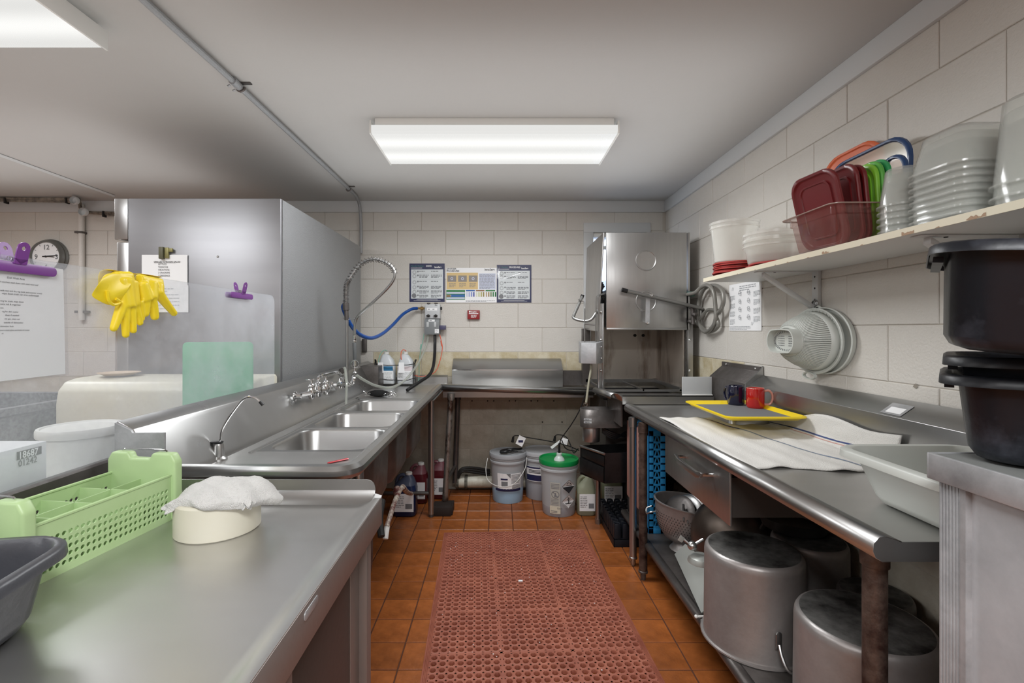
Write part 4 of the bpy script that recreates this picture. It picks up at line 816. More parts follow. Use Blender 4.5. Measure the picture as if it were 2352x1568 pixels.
# ---------------------------------------------------------------- jugs
def jug(x, y, w_, d_, h, liquid, label, fill=.7, body=None, handle_side=-1, cap=white, lab=True, z0=0, rz=0):
    t = thing('chemical_jug', label, 'jug', (x, y, z0), 'detergent jugs on the floor'); n = 5; zs = h*.93
    i = MB(); i.loft([rr(x, y, w_-.02, d_-.02, .03, z0, n), rr(x, y, w_, d_, .035, z0+.01, n), rr(x, y, w_, d_, .035, z0+h*min(fill, .62), n)], True, fill <= .62)
    if fill > .62: i.loft([rr(x, y, w_, d_, .035, z0+h*.62, n), rr(x, y, w_*.92, d_*.92, .035, z0+h*min(fill, .75), n)], False, True)
    i.build('filled_part', liquid, t, smooth=50)
    m = MB(); m.loft([rr(x, y, w_+.001, d_+.001, .035, z0+h*min(fill, .62), n), rr(x, y, w_, d_, .035, z0+h*.62, n), rr(x, y, w_*.9, d_*.9, .04, z0+h*.74, n), rr(x+w_*.1, y, w_*.55, d_*.6, .03, z0+h*.86, n), rr(x+w_*.14, y, .05, .05, .024, z0+h*.93, n), rr(x+w_*.14, y, .045, .045, .022, z0+h*.95, n)], False, True)
    m.build('shoulder', body, t, smooth=50)
    MB().tube(spl([V(x+w_*.10, y, z0+h*.9), V(x-w_*.18, y, z0+h*.93), V(x-w_*.38, y, z0+h*.84), V(x-w_*.42, y, z0+h*.66)], 5), .013, 8).build('handle', body, t)
    MB().lathe([(0, h), (.022, h), (.024, h*.99), (.024, h*.945), (.0, h*.94)], (x+w_*.14, y, z0), 16).build('cap', cap, t)
    if lab:
        MB().box(x-w_*.42, x+w_*.42, y-d_/2-.0015, y-d_/2-.0005, z0+h*.13, z0+h*.55).build('label_sheet', paper, t, smooth=0)
        fr = frame((x, y-d_/2-.002, z0), (1, 0, 0), (0, 0, 1)); m = MB().greek(fr, -w_*.38, .0, h*.48, .006, 7, .012).quad(fr, .01, h*.2, w_*.36, h*.32); m.build('printing', inkg, t, smooth=0, recalc=False)
    return t
redhd = mat('smoky_red_plastic', '7a4a52', .35); bluehd = mat('smoky_blue_plastic', '4a5268', .35)
jug(.628, 3.46, .13, .11, .285, bottlec, 'pale yellow-green gallon jug with white label, right of the green-lid pail', .55, bottlec)
jug(.86, 3.66, .16, .12, .27, mat('dull_green_jug', '7d8268', .5), 'dull green jug in shadow under the dish machine, behind the black rack', .55, mat('dull_green_jug2', '7d8268', .5), lab=True)
jug(-.665, 3.45, .16, .13, .30, bluefl, 'jug of dark blue detergent under the sink, nearest of the three', .72, bluehd)
jug(-.615, 3.70, .14, .12, .30, redfl, 'jug of dark red detergent under the sink, between the blue jug and sink leg', .74, redhd)
jug(-.475, 3.80, .15, .12, .30, redfl, 'jug of dark red detergent against the back wall beside the dish table leg', .74, redhd)
# ---------------------------------------------------------------- posters on the back wall
def poster(label, px0, py0, px1, py1, Y=WY-.004):
    a, b = YP(px0, py1, Y), YP(px1, py0, Y); t = thing('instruction_poster', label, 'poster', (a.x, Y, a.z))
    MB().box(a.x, b.x, Y, Y+.0015, a.z, b.z).build('sheet', paper, t, smooth=0); fr = frame((a.x, Y, a.z), (1, 0, 0), (0, 0, 1)); return t, fr, b.x-a.x, b.z-a.z
for lab, box_, ttl, ttl2 in (('laminated blue-bordered poster on manually washing dishes, left of three', (940.5, 605, 1021.5, 693), 'Manually Washing', 'DISHES'), ('laminated dark blue machine procedures poster with torn top edge, right of three', (1141, 608, 1220.5, 694.5), 'Machine', 'PROCEDURES')):
    t, fr, W_, H_ = poster(lab, *box_)
    m = MB().quad(fr, 0, 0, W_, H_, .0004); m.build('border', navy, t, smooth=0, recalc=False)
    m = MB().quad(fr, W_*.045, H_*.085, W_*.955, H_*.845, .0009); m.build('panel', mat('pale_grey_print', 'd3d9db', .4), t, smooth=0, recalc=False)
    r = ttl2 == 'PROCEDURES'
    m = MB().text(fr, ttl, W_*(.04 if not r else .14), H_*.915, .019, .0012, sx=.76 if not r else .8); m.build('lettering', teal_ink, t, smooth=0, recalc=False)
    m = MB().text(fr, ttl2, W_*(.47 if not r else .36), H_*.915, .019, .0012, sx=.78, bold=.02).text(fr, 'InnoServ', W_*.71, H_*.885, .020, .0012, sx=.80, bold=.03); m.quad(fr, W_*.04, H_*.878, W_*.36, H_*.888, .0012)
    m.quad(fr, W_*.2, H_*.05, W_*.8, H_*.056, .0012).quad(fr, W_*.12, H_*.03, W_*.88, H_*.036, .0012); m.build('lettering', whiteink, t, smooth=0, recalc=False)
    m = MB()
    rows = (.79, .69, .53, .40, .28, .17)
    for k, y in enumerate(rows):
        m.k = 1; m.greek(fr, W_*.28, W_*.55, H_*y, .006, 1 if k in (0, 2) else 3, .0085, .0014).greek(fr, W_*.61, W_*.92, H_*y, .006, 1 if k in (0, 2) else 3, .0085, .0014)
        m.k = 0; m.disc(fr, W_*.24, H_*(y), .007, .0014, 12)
        if k: m.k = 2; m.quad(fr, W_*.27, H_*(y+.055), W_*.93, H_*(y+.058), .0012)
        m.k = 2; m.disc(fr, W_*.14, H_*(y-.02), .017, .0012, 14, .009)
    m.k = 0; m.disc(fr, W_*.13, H_*.16, .02, .0014, 8)
    m.build('printing', [inkg, ink, inkl], t, smooth=0, recalc=False)
    if r:
        m = MB(); pts = [(0, .98), (.05, .9), (.09, .96), (.07, .86), (.1, .8), (.06, .72), (.12, .66), (.22, .66), (.45, .72), (.65, .77), (.9, .88), (.62, .74), (.42, .69), (.24, .62), (.14, .57), (.05, .60), (0, .65)]
        m.poly(fr, [(a*W_, b*H_) for a, b in pts], .002); m.build('glare_crease', sleeve, t, smooth=0, recalc=False)  # clear piece cut to the shape of glare on the crumpled lamination
t, fr, W_, H_ = poster('laminated sanitizer procedures chart with tan panel and colour strips, middle of three', 1024.5, 615, 1140.8, 694.5)
t['label'] = 'laminated sanitizer procedures chart with tan panel and colour strips, middle of three posters'
m = MB().quad(fr, W_*.01, H_*.38, W_*.63, H_*.86, .0006); m.k = 1; m.quad(fr, W_*.65, H_*.38, W_*.98, H_*.84, .0006); m.build('panels', [tan, lt_blue], t, smooth=0, recalc=False)
m = MB(); m.text(fr, 'SANITIZER', W_*.01, H_*.95, .019, .001, sx=.9, bold=.02).text(fr, 'PROCEDURES', W_*.01, H_*.89, .019, .001, sx=.9, bold=.02).text(fr, 'InnoServ', W_*.76, H_*.92, .026, .001, sx=.9, bold=.02)
m.k = 1
for k in range(3): m.greek(fr, W_*(.06+.2*k), W_*(.19+.2*k), H_*.55, .005, 5, .0075, .001)
m.greek(fr, W_*.66, W_*.96, H_*.80, .0055, 13, .0095, .001); m.greek(fr, W_*.39, W_*.97, H_*.05, .005, 2, .0075, .001)
m.k = 2
for k in range(3): m.quad(fr, W_*(.03+.21*k), H_*.60, W_*(.20+.21*k), H_*.78, .001); 
m.k = 5
for k in range(3): m.disc(fr, W_*(.115+.21*k), H_*.69, .012, .0013, 12, .007)
m.k = 3; m.quad(fr, W_*.005, H_*.08, W_*.375, H_*.36, .001); m.quad(fr, W_*.78, H_*.325, W_*.97, H_*.36, .0014)
m.k = 5
for r_ in range(3): m.quad(fr, W_*.01, H_*(.10+.075*r_), W_*.37, H_*(.15+.075*r_), .0013)
m.k = 4; m.quad(fr, W_*.10, H_*.165, W_*.37, H_*.23, .0016); m.quad(fr, W_*.39, H_*.325, W_*.57, H_*.36, .001)
m.k = 6; m.quad(fr, W_*.59, H_*.325, W_*.76, H_*.36, .001).quad(fr, W_*.01, H_*.165, W_*.09, H_*.22, .0018)
m.build('printing', [ink, inkg, mat('photo_brown', '8c8680', .5), gr_ink, bl_ink, lt_blue, br_ink], t, smooth=0, recalc=False)
cols = ('c9cfe0', 'a9b4d8', '7f8fc9', '4a55a0', 'd8dcc4', 'c6c99a', 'b3ad72', '94874e', 'b9a48c', '9f8a5e', '6f8358', '2f7d46', '0f6b3c')
for k, c_ in enumerate(cols): MB().quad(fr, W_*(.40+.045*k+(.012 if k > 3 else 0)+(.012 if k > 7 else 0)), H_*.17, W_*(.40+.045*k+.028+(.012 if k > 3 else 0)+(.012 if k > 7 else 0)), H_*.30, .0014).build('colour_strip', mat('strip', c_, .5), t, smooth=0, recalc=False)
# red wall box
a, b = YP(1073.5, 733, WY-.03), YP(1101.7, 712, WY-.03)
t = thing('red_timer_box', 'small dark red plastic box with white lettering on the back wall', 'box', (a.x, WY, a.z))
MB().box(a.x, b.x, WY-.03, WY-.001, a.z, b.z).build('case', redb, t, bevel=.005, seg=3)
fr = frame((a.x, WY-.0305, a.z), (1, 0, 0), (0, 0, 1)); m = MB(); m.disc(fr, .02, .062, .007, .0006).text(fr, 'insignia' if 0 else 'Inspire', .030, .056, .0165, bold=.03).quad(fr, .012, .044, .09, .050).greek(fr, .03, .075, .031, .006, 3, .008); m.build('lettering', whiteink, t, smooth=0, recalc=False)
# ---------------------------------------------------------------- chemical dispenser
Y = WY-.075
a, b = YP(976, 731.5, Y), YP(1010.5, 699, Y)
t = thing('chemical_dispenser', 'grey wall chemical dispenser with two black knobs above the sink', 'dispenser', (a.x, WY, a.z))
MB().box(a.x, b.x, Y, WY-.001, a.z, b.z+.003).build('upper_cover', mat('dispenser_white', 'c2c5c7', .4), t, bevel=.004)
c, d = YP(975, 768, Y-.008), YP(1009, 731, Y-.008)
m = MB().loft([[V(x, y, z) for y, z in ((Y-.004, d.z-.004), (Y-.02, d.z-.02), (Y-.02, c.z+.05), (Y-.012, c.z), (WY-.002, c.z), (WY-.002, d.z-.004))] for x in (c.x, d.x)]); m.build('lower_cover', mat('dispenser_grey', '7f8385', .4), t, bevel=.003)
for px in (984, 1001):
    p = YP(px, 725, Y); k_ = MB().lathe([(0, .022), (.007, .022), (.0075, .006), (.012, .004), (.012, 0)], p, 14, (0, -1, 0)).box(p.x-.016, p.x+.016, Y-.02, Y-.008, p.z-.004, p.z+.004).build('knob', black, t)
    p = YP(px-4, 745, Y-.02); MB().box(p.x-.002, p.x+.018, Y-.024, Y-.0205, p.z-.02, p.z+.02).build('push_button', mat('button_grey', 'b9bcbd', .4), t, bevel=.001)
    p = YP(984 if px < 990 else 1001, 697, Y); MB().cyl(p, p+V(0, .03, 0), .008, n=10).box(p.x-.014, p.x+.014, Y+.01, Y+.016, p.z-.012, p.z+.008).build('mounting_tab', steel_dk, t)
fr = frame((a.x, Y, a.z), (1, 0, 0), (0, 0, 1)); m = MB().quad(fr, .018, .066, .10, .088, .0007); m.k = 1; m.greek(fr, .024, .05, .074, .008, 1, .01, .001).greek(fr, .062, .09, .074, .008, 1, .01, .001).greek(fr, .08, .115, .104, .007, 1, .01, .001)
m.build('label_print', [paper, inkg], t, smooth=0, recalc=False)
fr = frame((c.x, Y-.0205, c.z), (1, 0, 0), (0, 0, 1)); m = MB().quad(fr, .035, .105, .085, .122, .0006).quad(fr, .085, .01, .118, .045, .0006); m.k = 1; m.greek(fr, .042, .08, .110, .009, 1, .01, .001).greek(fr, .09, .112, .034, .005, 3, .009, .001); m.build('stickers', [paper, inkg], t, smooth=0, recalc=False)
p = YP(1012, 708, Y+.03); MB().cyl(p, p+V(.012, 0, 0), .012, n=12).build('side_cap', black, t)
p = YP(1010, 752, Y+.01); MB().box(p.x, p.x+.05, Y, Y+.04, p.z-.018, p.z+.018).build('backflow_preventer', mat('violet_fitting', '4c4a66', .4), t, bevel=.004)
p = YP(960, 708, Y+.03); MB().cyl(p, YP(975, 708, Y+.03), .009, n=12).cyl(YP(966, 708, Y+.03), YP(972, 708, Y+.03), .015, n=6).build('inlet_fitting', brass, t)
p = MB().tube(spl([YP(958, 708, Y+.03), YP(945, 710, 3.9), YP(925, 722, 3.85), (YP(903, 745, 3.7)), YP(880, 765, 3.5), YP(855, 776, 3.3), YP(830, 770, 3.15), YP(810, 752, 3.05), YP(795, 725, 3.0), YP(788, 705, 2.98), YP(793, 697, 2.97)], 6), .0125, 10)
p = p.build('supply_hose', bluehose, loc=YP(860, 776, 3.3)); tag(p, 'bright blue water hose looping from the pre-rinse riser to the dispenser', 'hose')
# dispenser outlet tubes
p = MB().tube(spl([YP(999, 769, Y+.02), YP(999, 790, Y), YP(998, 820, 3.85), YP(994, 845, 3.75), YP(985, 862, 3.65), YP(965, 876, 3.55), YP(935, 896, ZP(935, 896, ZD+.01).y)], 6), .0125, 10).build('outlet_hose', black, loc=YP(999, 769, Y)); tag(p, 'thick black hose hanging from the dispenser onto the sink deck', 'hose')
p = MB().tube(spl([YP(984, 769, Y+.02), YP(980, 790, Y), YP(968, 820, 3.85), YP(950, 850, 3.7), YP(925, 877, 3.5), YP(895, 890, 3.3), YP(862, 885, 3.15), YP(835, 872, 3.05), YP(820, 862, 3.0)], 6), .009, 10).build('transfer_tube', tubeclr, loc=YP(984, 769, Y)); tag(p, 'milky clear tube sagging from the dispenser to the pre-rinse base', 'tube')
p = MB().tube(spl([YP(974, 766, Y), YP(971, 785, Y), YP(967, 800, Y), YP(963, 830, 3.92), YP(962, 870, 3.9), YP(955, 880, 3.8)], 5), .003, 6).cyl(YP(968, 790, Y), YP(966, 802, Y), .007).build('chemical_tube', tubeteal, loc=YP(974, 766, Y)); tag(p, 'thin teal tube hanging left of the dispenser hoses', 'tube')
p = MB().tube(spl([YP(1010, 768, Y), YP(1014, 785, Y), YP(1016, 800, Y), YP(1010, 830, 3.9), YP(998, 855, 3.88), YP(970, 864, 3.84), YP(945, 858, 3.8), YP(925, 835, 3.8), YP(921, 812, 3.8), YP(926, 803, 3.82), YP(933, 806, 3.84)], 6), .0034, 6).cyl(YP(1013, 782, Y), YP(1015, 795, Y), .006).build('chemical_tube', tubered, loc=YP(1010, 768, Y)); tag(p, 'thin orange-red tube looping from the dispenser to the right bottle', 'tube')
p = MB().tube(spl([YP(872, 860, 3.75), YP(869, 835, 3.78), YP(873, 815, 3.8), YP(882, 804, 3.82), YP(889, 806, 3.84)], 6), .0034, 6).build('chemical_tube', tubeteal, loc=YP(872, 860, 3.75)); tag(p, 'thin teal tube looping out of the left bottle in the wire rack', 'tube')
# wire rack with two bottles
t = thing('wire_rack', 'black wire rack holding two chemical bottles above the far sink deck', 'rack', YP(905, 880, 3.8))
m = MB(); Yr = 3.78
for px in (864, 953):
    m.tube(spl([YP(px, 884, Yr), YP(px, 850, Yr), YP(px, 829, Yr), YP(px-3 if px < 900 else px+3, 826, Yr+.05), YP(px, 835, Yr+.16)], 3), .004, 6); m.tube([YP(px-3, 884, Yr), YP(px-3, 830, Yr)], .003, 6)
m.tube([YP(864, 836, Yr), YP(890, 839, Yr-.02), YP(935, 838, Yr-.02), YP(953, 835, Yr)], .003, 6).tube([YP(864, 868, Yr), YP(890, 872, Yr-.02), YP(935, 873, Yr-.02), YP(953, 868, Yr)], .003, 6)
m.tube([YP(864, 884, Yr), YP(953, 884, Yr)], .004, 6).tube([YP(864, 884, Yr), YP(864, 880, Yr+.17)], .004, 6).tube([YP(953, 884, Yr), YP(953, 880, Yr+.17)], .004, 6); m.build('wire_frame', black, t)
for px, lab, lm, lq in ((889, 'white bottle with blue-banded label, left one in the wire rack', bl_ink, mat('blue_label', '2f74a0', .4)), (933, 'white bottle with pale pink label, right one in the wire rack', inkl, mat('pink_label', 'dcd0d2', .5))):
    z0 = YP(905, 880, 3.84).z; x = YP(px, 850, 3.84).x; zt2 = YP(px, 808, 3.84).z; h = zt2-z0
    t = thing('chemical_bottle', lab, 'bottle', (x, 3.84, z0), 'bottles in the wire rack')
    m = MB().loft([rr(x, 3.84, .125, .10, .02, z0), rr(x, 3.84, .13, .105, .025, z0+.01), rr(x, 3.84, .13, .105, .025, z0+h*.55), rr(x, 3.84, .10, .09, .025, z0+h*.75), rr(x-.01, 3.84, .06, .05, .02, z0+h*.90), rr(x-.01, 3.84, .04, .04, .018, z0+h*.93)]); m.build('bottle_body', mat('hazy_bottle', 'c8cccf', .35), t, smooth=50)
    MB().cyl((x-.005, 3.84, z0+h*.93), (x-.005, 3.84, z0+h), .021).build('cap', white, t)
    MB().box(x-.058, x+.058, 3.785, 3.787, z0+.03, z0+h*.5).build('label_sheet', paper, t, smooth=0); MB().box(x-.058, x+.058, 3.784, 3.7868, z0+h*.42, z0+h*.56).build('label_band', lq, t, smooth=0)
    fr = frame((x, 3.7845, z0), (1, 0, 0), (0, 0, 1)); MB().greek(fr, -.05, .05, h*.36, .005, 7, .010).build('printing', inkl, t, smooth=0, recalc=False)
for px, py in ((874, 842), (922, 842)): p = MB().slab([YP(px-7, py+14, 3.75), YP(px+7, py+14, 3.75), YP(px+6, py-10, 3.75), YP(px-6, py-10, 3.75)], (0, .001, 0)).build('hang_tag', paper, loc=YP(px, py, 3.75), smooth=0); tag(p, 'white hang tag on the wire rack, %s' % ('over the left bottle' if px < 900 else 'over the right bottle'), 'tag')
# small wall plate behind
a, b = YP(832, 808, WY-.02), YP(842, 778, WY-.02); p = MB().box(a.x, b.x, WY-.03, WY-.001, a.z, b.z).build('wall_box', steel_dk, loc=(a.x, WY, a.z), bevel=.002); tag(p, 'small grey metal box on the back wall below the blue hose', 'box')
# ---------------------------------------------------------------- dish machine
t = thing('dish_machine', 'stainless corner dish machine with raised door panels by the window', 'dishwasher', (1.0, 3.6, 0))
MX0, MX1, MY0, MY1 = .735, 1.283, 3.30, 3.90
d = MB().box(MX0, MX1, MY0-.022, MY0-.004, 1.324, 1.983).build('front_door', steel_v, t, bevel=.003)
for py in (598, 692):
    p = YP(1484, py, MY0-.022); MB().lathe([(.072, 0), (.070, .003), (.066, .0035), (.062, .001), (.03, .0009), (0, .0009)], p, 36, (0, -1, 0)).build('embossed_disc', steel_v, d, smooth=18)
MB().box(MX0, MX1, MY0-.026, MY0-.002, 1.318, 1.332).build('bottom_edge', steel, d, bevel=.002)
m = MB().hexa([V(.716, MY0-.02, 1.983), V(.722, MY0-.02, 1.983), V(.722, MY1, 1.983), V(.716, MY1, 1.983)]+[V(.655+0, MY0-.02, 1.30)]*0+[V(.716, MY0-.02, 1.983)]*4) if 0 else MB().slab([V(.716, MY0-.02, 1.983), V(.716, MY1, 1.983), V(.70, MY1, 1.32), V(.675, MY0-.02, 1.31)], (.008, 0, 0)); m.build('side_door', steel_v, t, bevel=.001)
MB().slab([V(1.293, MY0-.02, 1.983), V(1.293, MY1, 1.983), V(1.293, MY1, 1.32), V(1.293, MY0-.02, 1.32)], (.012, 0, 0)).build('side_door', steel_v, t, bevel=.001)
MB().box(MX0+.02, MX1-.01, MY0+.05, MY1-.01, 1.335, 1.60).build('top_housing', steel_dk, t, bevel=.004)
m = MB()
for k in range(3): m.tube(spl([YP(1384+k*2, 648+k*4, 3.34), YP(1378+k*2, 668, 3.34), YP(1386+k, 688-k*2, 3.34)], 4), .006, 6)
m.build('wiring', black, t, kind='stuff')
MB().box(MX0+.01, MX1, MY1-.02, MY1, .905, 1.335).build('chamber_back', steel_red, t)
MB().box(MX1-.012, MX1, MY0+.02, MY1-.02, .905, 1.335).build('chamber_side', steel_red, t)
for px in (1458, 1477): p = YP(px, 770, MY1-.02); MB().cyl(p, p+V(0, -.01, 0), .012, n=10).build('bolt', dark, t)
for x0, x1, y in ((.672, .735, MY0-.005), (MX1+.005, MX1+.05, MY0-.005)):
    m = MB().box(x0+.012, x0+.022, y, y+.04, .88, 1.50).box(x1-.022, x1-.012, y, y+.04, .88, 1.50).box(x0+.012, x1-.012, y+.012, y+.02, .88, 1.50) if x0 < 1 else MB().box(x0, x1, y, y+.004, .88, 1.47).box(x0, x0+.006, y, y+.04, .88, 1.47)
    m.build('post', steel_v, t, bevel=.001)
    for z in (1.44, 1.25, 1.04): MB().ball(((x0+x1)/2, y-.001, z), .009, 6, (1, .5, 1)).build('bolt', chrome, t)
MB().box(.672, .735, MY1-.05, MY1, .88, 1.33).build('rear_post', steel_dk, t)
a, b = YP(1336, 835, 3.22), YP(1368, 788, 3.22)
m = MB().hexa([V(a.x, 3.24, a.z), V(b.x, 3.20, a.z), V(b.x+.06, 3.27, a.z), V(a.x, 3.34, a.z), V(a.x, 3.24, b.z), V(b.x, 3.20, b.z), V(b.x+.06, 3.27, b.z+.012), V(a.x, 3.34, b.z+.01)]); c_ = m.build('control_box', alum, t, bevel=.002)
for py in (797, 823): p = YP(1381, py, 3.245); MB().ball(p, .007, 6).build('bolt', chrome, c_)
for dx in (0, 5): MB().tube(spl([YP(1369+dx, 786, 3.26), YP(1369+dx, 730, 3.26), YP(1370+dx, 690, 3.26), YP(1373+dx*.6, 679, 3.27), YP(1390, 673+dx*.4, 3.3)], 4), .0045, 6).build('lift_rod', steel, t)
MB().cyl(YP(1342, 743, 3.26), YP(1366, 746, 3.26), .006).cyl(YP(1343, 708, 3.26), YP(1343, 790, 3.28), .004).build('linkage', steel, t)
hdl = mat('grey_handle_tube', '8b8b89', .35, .8)
MB().tube(spl([YP(1338, 679, 3.40), YP(1330, 697, 3.38), YP(1319, 722, 3.36), YP(1317, 729, 3.35), YP(1326, 734, 3.33), YP(1345, 737, 3.31), YP(1358, 733, 3.30), YP(1368, 720, 3.30), YP(1372, 712, 3.31)], 6), .0105, 10).build('side_handle', hdl, t)
MB().cyl(YP(1338.5, 677, 3.40), YP(1336, 684, 3.40), .0125, n=12).build('handle_cap', black, t)
MB().tube([YP(1328, 688, 3.37), YP(1341, 693, 3.36), YP(1343, 712, 3.33)], .004, 6).build('linkage', steel, t)
MB().tube(spl([YP(1440, 668, 3.20), YP(1590, 703, 3.20), YP(1606, 707, 3.22), YP(1617, 714, 3.30), YP(1612, 726, 3.45), V(1.33, 3.7, 1.42)], 6), .0125, 12).build('front_handle', hdl, t)
MB().cyl(YP(1428, 665, 3.20), YP(1441, 668.3, 3.20), .0145, n=12).build('handle_cap', black, t)
MB().slab([YP(1484, 683, 3.215), YP(1493, 685, 3.215), YP(1492, 741, 3.215), YP(1483, 741, 3.215)], (0, .006, 0)).build('handle_link', alum, t)
for q, Y in (((1495, 678), 3.195), ((1487, 742), 3.205)): p = YP(*q, Y); MB().lathe([(0, .014), (.009, .012), (.011, 0)], p, 10, (0, -1, 0)).build('bolt', chrome, t)
MB().cyl(YP(1487, 742, 3.21), YP(1487, 742, 3.275), .007).build('bolt', steel, t)
# chamber track and floor
m = MB().box(.70, MX1, MY0, MY0+.02, .895, .91).box(.70, MX1, MY1-.05, MY1-.02, .90, .925).box(MX1-.04, MX1-.012, MY0, MY1, .90, .925).box(.99, 1.0, MY0, MY1, .90, .91).box(.735, .75, MY0, MY1, .89, .905)
m.build('rack_track', steel, t); MB().box(.72, MX1, MY0, MY1, .84, .85).build('tank_floor', dark, t)
MB().box(.74, MX1, MY0+.02, MY1, .30, .84).build('tank', dpan, t, bevel=.01)
# flexible rod, motor and trough below
MB().tube(spl([YP(1357, 838, 3.26), YP(1357, 850, 3.25), YP(1352, 880, 3.22), YP(1346, 928, 3.18)], 4), .0075, 8).build('drain_rod', mat('grimy_rod', '8d8a78', .6), t)
MB().tube([YP(1345, 929, 3.17)+V(.012*math.cos(a), 0, .012*math.sin(a)) for a in [2*math.pi*k/14 for k in range(14)]], .003, 6, closed=True).build('ring', chrome, t)
m = MB(); c1 = YP(1356, 937, 3.18); zt3, zb3 = c1.z, YP(1356, 978, 3.18).z; r1 = .067
ring = lambda z, e=0: [V(c1.x+(r1+e)*math.cos(a), 3.18+(r1+e)*math.sin(a), z) for a in [math.pi/2+math.pi*k/12 for k in range(13)]]+[V(c1.x+.18, 3.18-(r1+e), z), V(c1.x+.18, 3.18+r1, z)]
m.loft([ring(zb3), ring(zt3)], True, False); m.build('scrap_tray', steel_dk, t, solid=.002, smooth=50)
MB().cyl((c1.x+.005, 3.18, zb3), (c1.x+.005, 3.18, YP(1356, 1012, 3.18).z), .058, .056, n=28).lathe([(.061, zb3), (.063, zb3-.004), (.061, zb3-.008)], (c1.x+.005, 3.18, 0), 28).build('pump_motor', steel_v, t, bevel=.002)
fr = frame((c1.x-.055, 3.115, zb3+.02), (1, -.15, 0), (0, 0, 1)); m = MB().quad(fr, 0, .03, .05, .042, .001).quad(fr, 0, .012, .05, .024, .001); m.k = 1; m.greek(fr, .004, .046, .034, .005, 1, .006, .0014).greek(fr, .004, .046, .016, .005, 1, .006, .0014); m.build('sticker', [inkl, ink], t, smooth=0, recalc=False)
A0, B0, C0 = V(.545, 3.20, 0), V(.663, 3.00, 0), V(1.00, 3.06, 0)
m = MB(); zb4, zt4 = .362, .55
D0 = A0+(C0-B0)
m.loft([[V(p.x, p.y, z) for p in (A0, B0, C0, D0)] for z in (zb4, zt4)], True, False); m.build('trough', blsteel, t, solid=.003, smooth=0)
MB().cyl(V(A0.x-.005, A0.y-.01, zt4), V(B0.x-.005, B0.y-.01, zt4-.002), .008, n=8).build('trough_lip', steel, t)
m = MB(); k0 = lambda s_, z: V(A0.x+(B0.x-A0.x)*s_-.004, A0.y+(B0.y-A0.y)*s_-.005, z)
m.slab([k0(0, .38), k0(.98, .365), k0(.98, .46), k0(0, .475)], (-.004, -.003, 0)).slab([k0(.1, .485), k0(1, .47), k0(1, .53), k0(.1, .54)], (-.002, -.002, 0)); m.build('trough_panel', blsteel, t, bevel=.001)
MB().cyl((.678, 3.28, .03), (.678, 3.28, .40), .017).cyl((.678, 3.28, 0), (.678, 3.28, .035), .020, n=10).build('leg', steel, t)
MB().cyl((1.2, 3.8, 0), (1.2, 3.8, .35), .02).build('leg', steel_dk, t)
m = MB()
for k in range(4): m.tube(spl([YP(1383, 982+k*3, 3.2), YP(1410, 995+k*4, 3.18), YP(1440, 1000-k*3, 3.2), YP(1460, 980+k*5, 3.3)], 4), .008, 6)
m.build('cables', black, t, kind='stuff')
# landing in front of the machine
t = thing('landing_table', 'short stainless landing with scroll-shaped rolled edge in front of the dish machine', 'table', (1.0, 3.1, 0))
m = MB(); pr = [(-.0, -.03), (.006, -.006), (.02, .002), (.045, .0), (.066, -.018), (.074, -.042), (.08, -.05)]
m.loft([[V(x0_+a, y, z_+b) for a, b in pr] for x0_, y, z_ in ((.662, 3.40, .912), (.668, 2.875, .938))], False, False, closed=False); m.build('rolled_edge', steel, t, solid=.002, recalc=False)
MB().box(.745, 1.285, 2.89, 3.30, .880, .884).box(.740, 1.285, 2.872, 2.878, .874, .926).box(.740, 1.285, 2.872, 2.892, .922, .926).build('top', steel, t)
MB().box(.745, .755, 2.93, 3.29, .73, .88).build('side_apron', steel_dk, t)
MB().cyl((1.25, 3.1, 0), (1.25, 3.1, .88), .02).build('leg', steel_dk, t)
# black glass racks on the floor
t = thing('glass_rack', 'black plastic glass rack upside down on the floor under the dish machine', 'rack', (.93, 3.15, 0))
x0, x1, y0, y1, hh = .70, 1.16, 2.92, 3.38, .138
m = MB().box(x0, x1, y0, y0+.004, 0, .05).box(x0, x1, y1-.004, y1, 0, .05).box(x0, x0+.004, y0, y1, 0, .05).box(x1-.004, x1, y0, y1, 0, .05).box(x0, x1, y0, y1, .045, .05); m.build('rim_wall', blackp, t, bevel=.001)
m = MB(); n = 9
for i in range(n):
    for j in range(n):
        cx, cy = x0+(i+.5)*(x1-x0)/n, y0+(j+.5)*(y1-y0)/n; w_ = .047
        m.loft([rr(cx, cy, w_, w_, .012, .05, 2), rr(cx, cy, w_*.9, w_*.9, .012, hh-.008, 2), rr(cx, cy, w_*.78, w_*.78, .01, hh, 2), rr(cx, cy, w_*.5, w_*.5, .01, hh-.004, 2), rr(cx, cy, w_*.44, w_*.44, .01, hh-.03, 2)])
m.build('compartments', blackp, t, smooth=30, kind='stuff')
t2 = thing('storage_crate', 'black crate in shadow behind the glass rack', 'crate', (1.1, 3.55, 0))
tub(MB(), 1.10, 3.58, .0, .34, .26, .24, taper=.92, lip=.008, r=.02).build('crate_body', blackp, t2)
